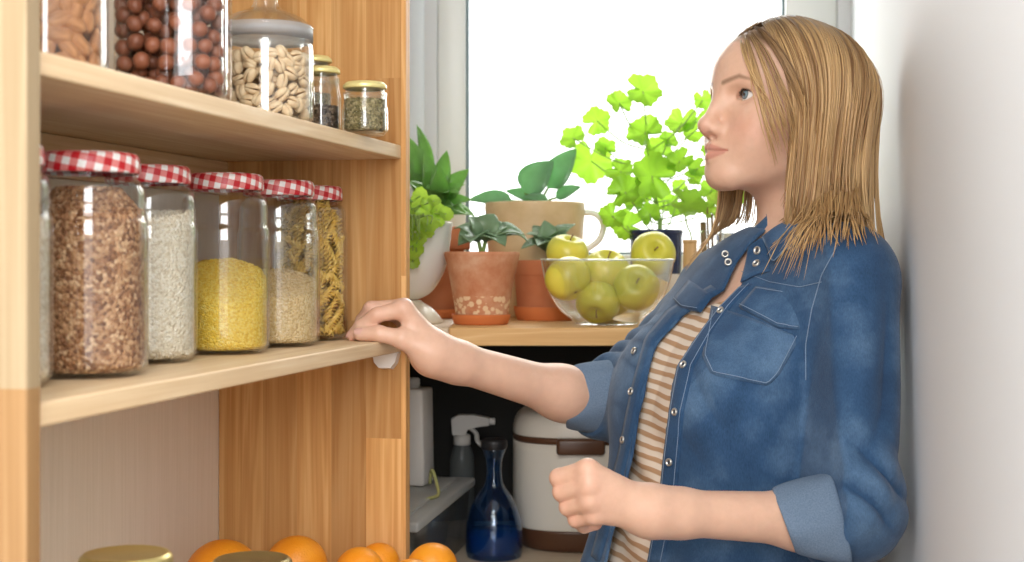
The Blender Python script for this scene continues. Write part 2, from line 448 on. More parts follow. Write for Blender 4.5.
heap('oat_grain', RI, lambda x, y: .128, oats, jl('oats'), 'pale oats in the jar hidden behind the upright at the left edge', 'grain', grains=(1500, (.003, .0016)))

# spiral pasta, each piece by itself
pasta_m = Mat('pasta', .45, (.80, .50, .08), .4)
pasta_m.color(pasta_m.ramp(pasta_m.noise(pasta_m.coord(), 120, 2), [(.3, (.72, .42, .06)), (.7, (.86, .60, .16))]))
def fusilli():
    v = []; f = []; n = 26; L = .034; blades = 3
    mb = MB()
    for b in range(blades):
        vv = []; ff = []
        for i in range(n):
            t = i / (n - 1); z = (t - .5) * L; a = t * 2.2 * 2 * math.pi + b * 2 * math.pi / 3
            for rr, off in ((.0008, 0), (.0052, -.10), (.0056, .12), (.0008, .55)):
                vv.append((rr * math.cos(a + off), rr * math.sin(a + off), z + (.0006 if off > 0 else -.0006)))
        for i in range(n - 1):
            for k in range(4): ff.append((i * 4 + k, i * 4 + (k + 1) % 4, (i + 1) * 4 + (k + 1) % 4, (i + 1) * 4 + k))
        mb.add(vv, ff)
    return mb
pp = fusilli().build('spiral_pasta', pasta_m)
tag(pp, 'golden spiral pasta piece in the jar beside the hand', 'pasta', 'spiral pasta in the jar')
rng = random.Random(3); c0 = jl('pasta'); cnt = 0
for lay in range(13):
    z = .012 + lay * .0118
    rad = RI - .0075 if z < .128 else RI - .0075 - (z - .128) * .55
    for ring, num in ((1.0, 11), (.45, 4)):
        for i in range(num):
            a = 2 * math.pi * (i + .5 * (lay % 2)) / num + rng.uniform(-.15, .15)
            o = pp if cnt == 0 else pp.copy()
            if cnt: COL.objects.link(o)
            cnt += 1
            q = rad * ring
            o.location = c0 + Vector((math.cos(a) * q, math.sin(a) * q, z + rng.uniform(-.002, .002)))
            tilt = rng.choice((rng.uniform(-.35, .35), rng.uniform(.7, 1.5), rng.uniform(-1.5, -.7))) * (.8 if z > .02 else 1)
            if z < .02 : tilt = 1.45
            o.rotation_euler = (Matrix.Rotation(a, 3, 'Z') @ Matrix.Rotation(tilt, 3, 'X') @ Matrix.Rotation(rng.uniform(0, 6), 3, 'Z')).to_euler()

# ================================================================== jars on the top board
def box_jar(w, d, h, name='jar_body', parent=None, r=.016, mat=None, neck=None):
    """canister with flattened sides: superellipse sections"""
    n = 64; prof = [(.55, .001), (.90, 0), (.975, .004), (1, .012), (1, h * .5), (1, h - .016), (.985, h - .007), (.93, h - .001), (.80, h + .004), (.78, h + .010), (.80, h + .022)]
    inn = [(q - .004 / w * 2, max(z, .0035)) for q, z in reversed(prof)]
    allp = [(.01, .001)] + prof + inn + [(.01, .0036)]
    v = []; f = []
    for q, z in allp:
        for i in range(n):
            a = 2 * math.pi * i / n; c, s = math.cos(a), math.sin(a); e = 3.1 if q > .9 else 2.5
            k = (abs(c) ** e + abs(s) ** e) ** (-1 / e)
            v.append((c * k * q * w / 2, s * k * q * d / 2, z))
    for j in range(len(allp) - 1):
        for i in range(n): f.append((j * n + i, j * n + (i + 1) % n, (j + 1) * n + (i + 1) % n, (j + 1) * n + i))
    return mesh_obj(name, v, f, mat or glass, parent)
steel_m = Mat('steel_lid', .25, (.72, .72, .72), Metallic=.9)
def scatter_nuts(proto_v, proto_f, mats, name, label, cat, group, center, inside, h, size, gap, rngseed, limit, zmin=.006):
    """settles nuts shell by shell behind the glass: dart throwing, those nearest the glass first"""
    rng = random.Random(rngseed); pts = []
    W, D = inside
    tries = 0
    while len(pts) < limit and tries < 60000:
        tries += 1
        # favour the outside of the pile
        x = rng.uniform(-1, 1); y = rng.uniform(-1, 1)
        e = 4 if isinstance(size, tuple) else 2
        e = 4.0 if mats[1] == 'box' else 2.0
        k = (abs(x) ** e + abs(y) ** e) ** (1 / e)
        if k < .05: continue
        shell = 1.0 if rng.random() < .85 else rng.uniform(.35, 1)
        x, y = x / k * shell * W, y / k * shell * D
        if y > D * .35 and shell > .9 and rng.random() < .5: continue
        p = Vector((x, y, zmin + rng.random() * (h - zmin)))
        if all((p - q).length > gap for q in pts): pts.append(p)
    me = None
    for i, p in enumerate(pts):
        if me is None:
            o = mesh_obj(name, proto_v, proto_f, mats[0]); me = o; tag(o, label, cat, group)
        else:
            o = me.copy(); COL.objects.link(o)
        o.location = Vector(center) + p
        a = math.atan2(p.y, p.x)
        o.rotation_euler = (Matrix.Rotation(a, 3, 'Z') @ Matrix.Rotation(rng.uniform(-.4, .4), 3, 'Y') @ Matrix.Rotation(rng.uniform(0, 6.28), 3, 'X')).to_euler()
        s = rng.uniform(.9, 1.08); o.scale = (s, s, s)
    return pts
def nut_mesh(lx, ly, lz, point=.0, sub=2, ridge=0):
    v, f = ico(sub, 1.0); out = []
    for x, y, z in v:
        w = 1 - point * max(0, y) ** 2 * .6
        n = 1 + ridge * mnoise.noise(Vector((x * 3, y * 1.2, z * 3)))
        out.append((x * lx * w * n, y * ly * (1 + point * .15 * (y > 0)), z * lz * w * n))
    return out, f
almond_m = Mat('almond_skin', .6, (.45, .19, .07), .3)
almond_m.color(almond_m.ramp(almond_m.noise(almond_m.coord(scale=(300, 60, 300)), 1, 3), [(.3, (.33, .12, .04)), (.7, (.60, .30, .13))]))
hazel_m = Mat('hazelnut_skin', .42, (.16, .045, .022), .4)
oi = hazel_m.new('ShaderNodeObjectInfo')
hz = hazel_m.ramp(oi.outputs['Random'], [(0, (.13, .034, .016)), (1, (.28, .09, .045))])
hazel_m.color(hazel_m.mix(hazel_m.math('MULTIPLY', hazel_m.noise(hazel_m.coord(scale=(200, 40, 200)), 1, 3), .6), hz, (.34, .13, .07)))
pist_m = Mat('pistachio_shell', .5, (.70, .50, .29), .35)
pist_m.color(pist_m.ramp(pist_m.noise(pist_m.coord(), 90, 3), [(.3, (.66, .45, .25)), (.7, (.84, .68, .46))]))
pist_in = Mat('pistachio_kernel', .6, (.35, .30, .10), .3)

# hazelnut canister with flat sides
def top_jar(name, label, px_r, d, w, inset=None):
    pass
hx, hd = -.2665 - .0385, 1.318
hz_root = empty('nut_canister', (hx - .0085, hd, Z_TOP + .0004), R(3.5)); tag(hz_root, 'flat sided clear canister full of dark hazelnuts', 'jar')
box_jar(.104, .100, .118, parent=hz_root); v, f = lathe([(.0405, 0), (.043, .001), (.043, .014), (.041, .016), (.0005, .016)], 48, True)
mesh_obj('lid', v, f, steel_m, hz_root, loc=(0, 0, .1265))
nv, nf = nut_mesh(.0078, .0084, .0078, .25)
scatter_nuts(nv, nf, (hazel_m, 'box'), 'hazelnut', 'round reddish brown hazelnut in the flat sided canister', 'nut', 'hazelnuts in the canister', hz_root.location, (.0425, .0405), .104, .008, .0140, 11, 210, .0115)
# almond jar, mostly hidden behind the upright
ax_, ad_ = -.3720, 1.128
al_root = empty('almond_jar', (ax_, ad_, Z_TOP + .0004), .3); tag(al_root, 'clear glass jar of almonds at the left end of the top board', 'jar')
jar_body(.0500, .17, .042, al_root); lid_mesh('lid', .0455, .0175, steel_m, al_root, .1525)
nv, nf = nut_mesh(.0048, .0122, .0078, .75)
scatter_nuts(nv, nf, (almond_m, 'round'), 'almond', 'tan oval almond behind the glass of the leftmost top jar', 'nut', 'almonds in the jar', al_root.location, (.0405, .0405), .125, .008, .0108, 12, 190, .009)
# pistachio jar with domed glass stopper
qx, qd = -.2580, 1.490
pi_root = empty('pistachio_jar', (qx, qd, Z_TOP + .0004), .1); tag(pi_root, 'clear glass jar of pistachios under a knobbed glass lid', 'jar')
jr = .0500
out = smooth_prof([(.03, .0012), (jr - .006, 0), (jr - .001, .004), (jr, .010), (jr, .05), (jr, .092), (jr - .002, .099), (jr - .0055, .104), (jr - .006, .108), (jr - .003, .112), (jr - .003, .114)], 4)
v, f = lathe([(.0005, .0022)] + out + [(max(r_ - .0025, .001), max(z_, .0035)) for r_, z_ in reversed(out)] + [(.0005, .0036)], 56, False)
v = [(x, y, z if z < .01 else .01 + (z - .01) * .82) for x, y, z in v]; mesh_obj('jar_body', v, f, glass, pi_root)
lo = smooth_prof([(jr - .010, .098), (jr - .009, .114), (jr - .0005, .116), (jr - .0005, .119), (jr - .006, .124), (jr - .016, .131), (.020, .137), (.0145, .141), (.0125, .147), (.0150, .153), (.0185, .160), (.0175, .168), (.009, .174), (.0005, .175)], 5)
v, f = lathe(lo + [(max(r_ - .002, .0005), z_ - .002) for r_, z_ in reversed(lo)], 56, False)
lidg = mesh_obj('lid', v, f, glass, pi_root, loc=(0, 0, -.0187))
seal = thin_glass('frosted_seal', (.9, .92, .94), (.8, .83, .86), .3, .6, body=(.75, .78, .82), bodyf=.55)
v, f = lathe([(jr - .0055, .1135), (jr - .0012, .1115), (jr - .0008, .106), (jr - .0008, .1165), (jr - .004, .1175)], 56, False); mesh_obj('seal_ring', [(x, y, z + (.0028 if z > .113 else -.002)) for x, y, z in v], f, seal, pi_root, loc=(0, 0, -.0187))
def pistachio():
    mb = MB(); v, f = ico(2, 1)
    for side in (1, -1):
        vv = []
        for x, y, z in v:
            t = max(z, -.05)
            vv.append((x * .0062 * (1 - .22 * max(y, 0)), y * .0086, side * (t * .0058 + .0004 + .0011 * max(y, 0))))
        mb.add(vv, f if side > 0 else [tuple(reversed(q)) for q in f])
    return mb.v, mb.f
nv, nf = pistachio()
scatter_nuts(nv, nf, (pist_m, 'round'), 'pistachio', 'pale split pistachio inside the jar with the knobbed lid', 'nut', 'pistachios in the jar', pi_root.location, (.0395, .0395), .070, .008, .0105, 13, 190, .009)
for o in [o for o in COL.objects if o.name.startswith('pistachio') and o.type == 'MESH' and o.name != 'pistachio_jar'][:1]: pass

# small yellow lidded jars at the far end
def small_jar(name, label, px, d, r, h, lid=pale_gold_m):
    c = P(px, 0, d); t = empty(name, (c.x, c.y, Z_TOP + .0004)); tag(t, label, 'jar')
    jar_body(r, h - .002, r - .004, t, base=.006, shoulder=.020); lid_mesh('lid', r - .0012, .0085, lid, t, h - .0085); return t
herb = grain_mat('dried_herbs', [(0, (.10, .085, .03)), (.5, (.24, .20, .085)), (1, (.44, .37, .20))], 420)
spice = grain_mat('dark_spice', [(0, (.03, .022, .018)), (.5, (.09, .06, .04)), (1, (.22, .16, .11))], 300)
t = small_jar('spice_jar', 'short yellow lidded jar full of dried green herbs', 365, 1.632, .0262, .0605)
heap('dried_herb', .0236, lambda x, y: .040, herb, t.location, 'dried green brown herbs inside the short yellow lidded jar', 'herbs', grains=(700, (.0024, .0007)))
t = small_jar('spice_jar', 'narrow yellow lidded jar of dark spice beside the pistachio jar', 321, 1.640, .0232, .079)
heap('spice', .0206, lambda x, y: .033, spice, t.location, 'dark spice at the bottom of the narrow yellow lidded jar', 'spice', grains=(300, (.0022, .0016)))
t = small_jar('spice_jar', 'tall yellow lidded jar standing behind the narrow spice jar', 314, 1.700, .0225, .100)
heap('spice', .020, lambda x, y: .055, herb, t.location, 'brown green spice inside the tall rear yellow lidded jar', 'spice')

# ================================================================== oranges and jars on the low board
orange_m = Mat('orange_peel', .42, (.85, .30, .015), .45)
orange_m.color(orange_m.ramp(orange_m.noise(orange_m.coord(), 14, 2), [(.3, (.84, .26, .01)), (.7, (.90, .36, .02))]))
orange_m.bump(orange_m.noise(orange_m.coord(), 420, 2), .35, .0015)
navel_m = Mat('orange_stem', .7, (.30, .28, .10))
def orange(label, px, d, dia, rot):
    v, f = ico(4, 1); r = dia / 2; out = []
    for x, y, z in v:
        dim = 1 - .05 * math.exp(-((1 - z) / .03)) 
        out.append((x * r * 1.03 * dim, y * r * 1.03 * dim, z * r * .97 * dim))
    c = P(px, 0, d)
    root = mesh_obj('orange', out, f, orange_m, loc=(c.x, d, Z_LOW + r * .97 + .001), rot=rot); tag(root, label, 'orange', 'oranges on the low board')
    v, f = ico(1, 1); mesh_obj('stem_button', [(x * .003, y * .003, z * .0014 + r * .925) for x, y, z in v], f, navel_m, root)
orange('largest orange, leftmost, between the two gold lids', 223, 1.60, .0845, (.9, .5, 0))
orange('orange against the pine end panel, left of the front pair', 296, 1.69, .0725, (-.6, .6, 1))
orange('orange barely showing below the second one, beside the dark gold lid', 311, 1.585, .062, (.4, -.7, 1))
orange('orange at the foot of the end panel, front of a touching pair', 359, 1.672, .0615, (-1.2, .4, 2))
orange('orange half hidden behind the front one of the touching pair', 378, 1.742, .053, (-.3, 1.0, 2))
orange('small orange in front of the panel edge, lowest in view', 411, 1.625, .058, (-1.0, .3, .5))
orange('rightmost orange, standing clear of the pine panel edge', 432, 1.705, .0605, (-.9, -.6, 0))
def low_jar(label, px, d, h, lid):
    c = P(px, 0, d); t = empty('preserving_jar', (c.x, d, Z_LOW + .0004)); tag(t, label, 'jar')
    jar_body(.041, h - .002, .0345, t); lid_mesh('lid', .0375, .0125, lid, t, h - .0125)
dark_gold = Mat('dark_gold_lid', .36, (.36, .29, .13), .5, Metallic=.7)
low_jar('gold lidded jar at the lower left below the boards', 126, 1.155, .162, gold_m)
low_jar('gold lidded jar between two oranges, right of the other gold lid', 252, 1.335, .120, dark_gold)

# ================================================================== plants and fruit on the counter
terra = Mat('terracotta', .75, (.50, .17, .075), .2)
terra.color(terra.ramp(terra.noise(terra.coord(), 16, 4), [(.3, (.44, .14, .06)), (.7, (.56, .22, .105))]))
terra_old = Mat('weathered_terracotta', .8, (.5, .2, .1), .2)
_s = terra_old.new('ShaderNodeSeparateXYZ', {'Vector': terra_old.coord()})
_vo = terra_old.new('ShaderNodeTexVoronoi', {'Vector': terra_old.coord(), 'Scale': 105})
_sp = terra_old.math('LESS_THAN', _vo.outputs['Distance'], .46)
_low = terra_old.math('MULTIPLY', terra_old.math('LESS_THAN', _s.outputs[2], .040), terra_old.math('GREATER_THAN', _s.outputs[2], .013))
_base = terra_old.ramp(terra_old.noise(terra_old.coord(), 22, 5, .65), [(.32, (.46, .165, .075)), (.55, (.56, .27, .15)), (.75, (.66, .42, .28))])
terra_old.color(terra_old.mix(terra_old.math('MULTIPLY', terra_old.math('MULTIPLY', _sp, _low), .8), _base, (.78, .60, .38)))
terra_saucer = Mat('orange_terracotta', .7, (.60, .185, .06), .2)
soil_m = Mat('soil', .95, (.07, .045, .03), .1)
white_cer = Mat('white_ceramic', .25, (.80, .80, .76))
cream_cer = Mat('cream_ceramic', .3, (.78, .74, .60))
tan_cer = Mat('tan_stoneware', .45, (.62, .45, .24), .4)
tan_cer.color(tan_cer.ramp(tan_cer.noise(tan_cer.coord(), 30, 3), [(.3, (.56, .40, .21)), (.7, (.68, .51, .30))]))
navy_m = Mat('navy_glaze', .25, (.012, .022, .075))
_s = navy_m.new('ShaderNodeSeparateXYZ', {'Vector': navy_m.coord()})
navy_m.color(navy_m.ramp(_s.outputs[2], [(.0, (.78, .77, .74)), (.072, (.012, .022, .075))], 'CONSTANT'))

def leaf_mat(name, col, trans, var=.25, gloss=.35, spec=.4):
    m = Mat(name, gloss, col, spec)
    n = m.noise(m.coord(), 40, 3)
    c = m.ramp(n, [(.3, tuple(q * (1 - var) for q in col)), (.7, tuple(min(1, q * (1 + var)) for q in col))])
    m.color(c)
    tl = m.new('ShaderNodeBsdfTranslucent', {'Color': (*trans, 1)})
    mx = m.new('ShaderNodeMixShader', {0: .5, 1: m.b.outputs[0], 2: tl.outputs[0]})
    m.link(mx.outputs[0], m.n['Material Output'].inputs[0]); return m
ger_leaf = leaf_mat('geranium_leaf', (.19, .40, .035), (.33, .60, .04))
bright_leaf = leaf_mat('bright_leaf', (.32, .52, .06), (.44, .66, .07))
mid_leaf = leaf_mat('mid_leaf', (.24, .45, .13), (.34, .62, .13), gloss=.22, spec=.6)
grey_leaf = leaf_mat('grey_green_leaf', (.28, .42, .26), (.30, .46, .22), gloss=.3, spec=.6)
rubber_leaf = leaf_mat('rubber_plant_leaf', (.22, .42, .24), (.34, .60, .30), gloss=.2, spec=.7)
stem_m = Mat('green_stem', .5, (.25, .38, .10)); brown_stem = Mat('brown_stem', .7, (.24, .15, .07))

def leaf(mb, base, tip, width, up=(0, 0, 1), bend=.15, fold=.25, n=9, shape=1.0, thick=.0006):
    """pointed leaf blade from base to tip, folded along its midrib"""
    base = Vector(base); tip = Vector(tip); d = tip - base; L = d.length; d.normalize()
    up = Vector(up); side = d.cross(up); side = side.normalized() if side.length > 1e-4 else d.orthogonal().normalized(); nr = side.cross(d)
    v = []; f = []
    for layer in (1, -1):
        for i in range(n + 1):
            t = i / n
            w = width * .5 * (math.sin(math.pi * t ** (.75 * shape)) ** .8) + width * .03 * (1 - t)
            mid = base + d * (L * t) + nr * (bend * L * math.sin(math.pi * t) - bend * .5 * L * t * t) + nr * thick * .5 * layer
            for k, q in enumerate((-1, -.5, 0, .5, 1)):
                v.append(mid + side * (w * q) + nr * (abs(q) ** 1.4 * fold * w))
    m = (n + 1) * 5
    for i in range(n):
        for k in range(4):
            a = i * 5 + k; f.append((a, a + 1, a + 6, a + 5)); f.append((m + a + 5, m + a + 6, m + a + 1, m + a))
        for k in (0, 4):
            a = i * 5 + k; q = (a, a + 5, m + a + 5, m + a); f.append(q if k == 0 else tuple(reversed(q)))
    mb.add(v, f)

def round_leaf(mb, c, nrm, r, lobes=5, notch=True, cup=.2, seed=0, rag=.075):
    """kidney shaped geranium leaf with scalloped margin"""
    rng = random.Random(seed); c = Vector(c); nrm = Vector(nrm).normalized()
    e1 = nrm.orthogonal().normalized(); e1.rotate(Matrix.Rotation(rng.uniform(0, 6.28), 3, nrm)); e2 = nrm.cross(e1)
    n = 60; v = [c - nrm * cup * r * .35]; f = []; rings = 4; ph = rng.uniform(0, 6)
    for j in range(1, rings + 1):
        q = j / rings
        for i in range(n):
            a = 2 * math.pi * i / n
            rad = 1 + rag * math.cos(lobes * a + math.pi) * q + .05 * math.cos(lobes * 3 * a) * q
            if notch:
                dd = abs((a + math.pi) % (2 * math.pi) - math.pi)
                rad *= 1 - .80 * math.exp(-(dd / .22) ** 2) * q
            ripple = .10 * math.cos(lobes * a + ph) * q * q
            v.append(c + (e1 * math.cos(a) + e2 * math.sin(a)) * (rad * r * q) + nrm * (cup * r * (q * q - .35) + ripple * r))
    for i in range(n): f.append((0, 1 + i, 1 + (i + 1) % n))
    for j in range(rings - 1):
        for i in range(n):
            a = 1 + j * n; f.append((a + i, a + n + i, a + n + (i + 1) % n, a + (i + 1) % n))
    mb.add(v, f)
    return e1

def pot_mesh(name, prof, mat, parent=None, th=.004, n=48, **k):
    """open vessel: outer profile from the foot up, then the inside"""
    prof = smooth_prof(prof, 4)
    inn = [(max(r - th, .001), z) for r, z in reversed(prof) if z > prof[0][1] + th] + [(max(prof[0][0] - th, .002), prof[0][1] + th), (.0005, prof[0][1] + th)]
    v, f = lathe([(.0005, prof[0][1])] + prof + inn, n, False)
    return mesh_obj(name, v, f, mat, parent, **k)
def soil(parent, r, z):
    v, f = lathe([(r, z - .01), (r, z), (r * .5, z + .003), (.0005, z + .004)], 24); mesh_obj('soil', v, f, soil_m, parent)
def plant_root(name, label, px, d, z=CZ, cat='plant', group=None):
    c = P(px, 0, d); t = empty(name, (c.x, d, z)); return tag(t, label, cat, group)
def saucer(label, px, d, r, h=.014, z=CZ, mat=None):
    c = P(px, 0, d)
    o = pot_mesh('plant_saucer', [(r * .84, 0), (r * .90, .001), (r * .98, h * .6), (r, h)], mat or terra_saucer, th=.003); o.location = (c.x, d, z + .0003)
    tag(o, label, 'saucer'); return o

# --- front terracotta pot with grey green succulent
saucer('small terracotta saucer under the weathered front pot', 481, 2.165, .0450, .0155)
t = plant_root('potted_succulent', 'small weathered terracotta pot of grey green succulent, frontmost of the pots', 482, 2.165, CZ + .0035)
pot_mesh('pot', [(.036, 0), (.0385, .001), (.043, .030), (.050, .070), (.0565, .098), (.0575, .104), (.0565, .107)], terra_old, t)
soil(t, .051, .096)
fb = MB(); rng = random.Random(5); sb = MB()
L0 = t.location
for k, (bx, by, tx, ty, w, dd) in enumerate([(478, 240, 458, 243, 24, -.02), (480, 238, 470, 216, 22, .0), (484, 238, 494, 213, 22, .01), (488, 240, 508, 224, 22, .0), (492, 240, 524, 232, 20, -.01),
        (486, 242, 505, 243, 24, -.04), (478, 242, 470, 240, 24, -.045), (482, 236, 482, 222, 18, .03), (476, 240, 455, 226, 20, .02), (496, 238, 530, 240, 18, .02), (490, 240, 500, 236, 20, -.03)]):
    b = P(bx, by, 2.165 + dd * .3) - L0; tp = P(tx, ty, 2.165 + dd) - L0
    leaf(fb, b, tp, w * 2.165 / FPX * 1.2, (rng.uniform(-.3, .3), -.5, 1), .22, .3, shape=1.1, thick=.002)
for a in (478, 486): sb.add(*tube([P(482, 258, 2.165) - L0, P(a, 238, 2.165) - L0], .003, 8))
fb.build('foliage', grey_leaf, t); sb.build('stem', stem_m, t)

# --- second terracotta pot behind the fruit bowl
saucer('terracotta saucer under the pot beside the glass fruit bowl', 549, 2.33, .058, .022)
t = plant_root('potted_succulent', 'terracotta pot of pointed succulent leaves standing behind the glass fruit bowl', 549, 2.33, CZ + .0035); L0 = t.location
pot_mesh('pot', [(.048, 0), (.0505, .001), (.054, .04), (.057, .070), (.0575, .0705), (.0585, .092), (.0575, .094)], terra, t); soil(t, .052, .084)
fb = MB()
for k, (bx, by, tx, ty, w, dd) in enumerate([(545, 250, 528, 232, 16, -.02), (548, 248, 545, 220, 18, 0), (552, 248, 566, 226, 18, -.02), (550, 250, 578, 238, 16, 0), (546, 252, 522, 246, 16, -.03), (548, 252, 552, 236, 18, -.04),
        (552, 252, 574, 222, 16, .02), (544, 250, 534, 224, 16, .02), (549, 252, 562, 246, 17, -.05), (547, 252, 538, 243, 17, -.05)]):
    leaf(fb, P(bx, by, 2.33) - L0, P(tx, ty, 2.33 + dd) - L0, w * 2.33 / FPX * 1.2, (0, -.4, 1), .2, .35, shape=1.0, thick=.002)
fb.build('foliage', grey_leaf, t)
sb = MB(); sb.add(*tube([P(549, 262, 2.33) - L0, P(548, 249, 2.33) - L0], .004, 8)); sb.build('stem', stem_m, t)

# --- reddish pot at the back left with a leafy plant
saucer('terracotta saucer under the leafy pot at the back left', 424, 2.40, .062, .016)
t = plant_root('potted_leafy_plant', 'leafy plant with arching pointed leaves in a reddish pot at the back left', 424, 2.40, CZ + .0035); L0 = t.location
pot_mesh('pot', [(.048, 0), (.051, .001), (.060, .06), (.068, .112), (.0775, .113), (.0785, .146), (.0765, .149)], terra, t); soil(t, .070, .138)
fb = MB(); sb = MB()
for k, (bx, by, tx, ty, w, dd) in enumerate([(425, 215, 402, 128, 26, .02), (430, 212, 425, 150, 24, -.03), (433, 212, 447, 150, 24, .0), (436, 214, 468, 168, 26, .0), (436, 216, 470, 198, 26, -.03), (432, 216, 452, 205, 24, -.06),
        (428, 214, 410, 180, 26, -.05), (432, 210, 440, 165, 26, -.06), (436, 212, 462, 183, 24, -.05), (426, 216, 404, 205, 24, -.05), (430, 210, 415, 160, 24, .03), (438, 212, 476, 215, 20, .02), (430, 212, 418, 122, 18, .05), (436, 214, 458, 190, 20, -.08), (432, 214, 434, 170, 20, -.04), (438, 216, 466, 212, 20, -.06), (426, 212, 402, 160, 20, 0), (434, 212, 428, 186, 26, -.07), (434, 214, 446, 190, 26, -.08)]):
    b = P(bx, by, 2.40) - L0; tp = P(tx, ty, 2.40 + dd) - L0
    leaf(fb, b.lerp(tp, .18), tp, w * 2.4 / FPX * .82, (.2, -.7, .7), .16, .3, shape=.95); sb.add(*tube([P(426, 224, 2.4) - L0, b.lerp(tp, .2)], .002, 6))
fb.build('foliage', mid_leaf, t); sb.build('stem', stem_m, t)

# --- white bowl planter on an upturned cream dish
o = P(404, 0, 2.2); v, f = lathe(smooth_prof([(.058, 0), (.060, .002), (.056, .010), (.045, .022), (.030, .032), (.026, .0355)], 4) + [(.0005, .036)], 48)
d_ = tag(mesh_obj('upturned_dish', v, f, cream_cer, loc=(o.x, 2.2, CZ + .0003)), 'cream dish turned upside down beneath the white planter', 'dish')
t = plant_root('potted_trailing_plant', 'white rounded planter with yellow green round leaves beside the pine upright', 402, 2.2, CZ + .0368); L0 = t.location
pot_mesh('pot', [(.020, 0), (.028, .0015), (.046, .012), (.062, .036), (.0715, .066), (.076, .100), (.0785, .117), (.0775, .119)], white_cer, t, .003); soil(t, .070, .108)
fb = MB(); sb = MB(); rng = random.Random(9)
spots = [(424, 214), (437, 210), (431, 224), (417, 226), (421, 240), (440, 220), (414, 208), (428, 203), (417, 252), (413, 262), (410, 232), (434, 201), (420, 196), (408, 215), (426, 232), (446, 214), (415, 241), (404, 205), (398, 214)]
for k, (x, y) in enumerate(spots):
    c = P(x, y, 2.145 + rng.uniform(-.02, .04)) - L0
    if y > 222: c.y = -.078 - rng.random() * .012
    round_leaf(fb, c, (rng.uniform(-.6, .6), -1, rng.uniform(0, .9)), .0105 + rng.random() * .003, 3, False, .2, k, .03)
    sb.add(*tube(spline([Vector((rng.uniform(-.03, .04), -.02, .11)), (c + Vector((0, -.02 if y < 222 else -.074, .128))) * .5 if y < 222 else Vector((c.x * .95, -.079, .128)), c], 5), .0011, 5))
fb.build('foliage', bright_leaf, t); sb.build('stem', stem_m, t)

# --- tan stoneware planter with a handle and broad leaves
t = plant_root('potted_rubber_plant', 'broad leaved plant in a large tan stoneware planter with a side handle', 535, 2.46); L0 = t.location
pot_mesh('pot', [(.060, 0), (.064, .002), (.074, .05), (.082, .12), (.086, .180), (.0865, .194), (.085, .197)], tan_cer, t); soil(t, .078, .186)
v, f = tube(spline([(.080, 0, .180), (.104, 0, .178), (.118, 0, .160), (.112, 0, .135), (.092, 0, .118), (.078, 0, .112)], 6), .0055, 12); mesh_obj('handle', v, f, white_cer, t)
fb = MB(); sb = MB()
for k, (bx, by, tx, ty, w, dd, bend) in enumerate([(525, 193, 553, 160, 34, -.02, .1), (548, 188, 576, 148, 30, .0, .05), (512, 201, 468, 199, 17, 0, .12), (556, 198, 581, 186, 14, 0, .1), (548, 201, 523, 196, 10, -.05, .1), (538, 200, 505, 190, 14, .05, .1)]):
    b = P(bx, by, 2.46 + dd) - L0; tp = P(tx, ty, 2.46 + dd) - L0
    leaf(fb, b, tp, w * 2.46 / FPX, (-.3, -1, .5), bend, .15, n=12, shape=.85)
    sb.add(*tube(spline([P(540, 212, 2.46) - L0, (P(540, 204, 2.46) - L0) * .5 + b * .5, b], 5), .0022, 6))
fb.build('foliage', rubber_leaf, t); sb.build('stem', stem_m, t)

# --- geranium against the window
t = plant_root('potted_geranium', 'geranium with scalloped bright green leaves in a navy and white pot', 656, 2.45); L0 = t.location
pot_mesh('pot', [(.034, 0), (.037, .0015), (.041, .05), (.0445, .11), (.0450, .140), (.0465, .143), (.0462, .149), (.0445, .150)], navy_m, t, .003); soil(t, .040, .138)
fb = MB(); sb = MB(); rng = random.Random(21)
gl = [(643, 91, 18), (619, 103, 13), (597, 121, 14), (573, 138, 13), (645, 132, 18), (591, 161, 21), (620, 171, 14), (652, 176, 23), (658, 151, 14), (680, 161, 14), (682, 123, 16), (692, 133, 11), (698, 168, 11),
      (679, 188, 9), (634, 204, 10), (625, 192, 17), (627, 226, 16), (612, 216, 13), (650, 214, 11), (703, 100, 10), (693, 178, 9), (605, 148, 11), (668, 140, 10), (640, 190, 14), (664, 200, 11), (709, 120, 12), (716, 150, 14), (712, 190, 12), (724, 175, 12), (676, 206, 10), (735, 195, 12)]
main = [P(656, 250, 2.45) - L0, P(660, 225, 2.46) - L0, P(654, 190, 2.47) - L0, P(650, 150, 2.46) - L0]
msp = spline(main, 6); sb.add(*tube(msp, [.005 - .003 * i / len(msp) for i in range(len(msp))], 8))
for k, (x, y, r) in enumerate(gl):
    dd = 2.45 + rng.uniform(-.05, .07); c = P(x, y, dd) - L0
    nr = Vector((rng.uniform(-.55, .55), -1, rng.uniform(-.15, .75)))
    round_leaf(fb, c, nr, r * dd / FPX * 1.02, 5, True, rng.uniform(.15, .4), k)
    src = min(msp, key=lambda q: abs(q.z - (c.z - .05)))
    sb.add(*tube(spline([src, src.lerp(c, .5) + Vector((0, 0, -.012)), c], 5), .0012, 6))
fb.build('foliage', ger_leaf, t); sb.build('stem', stem_m, t)

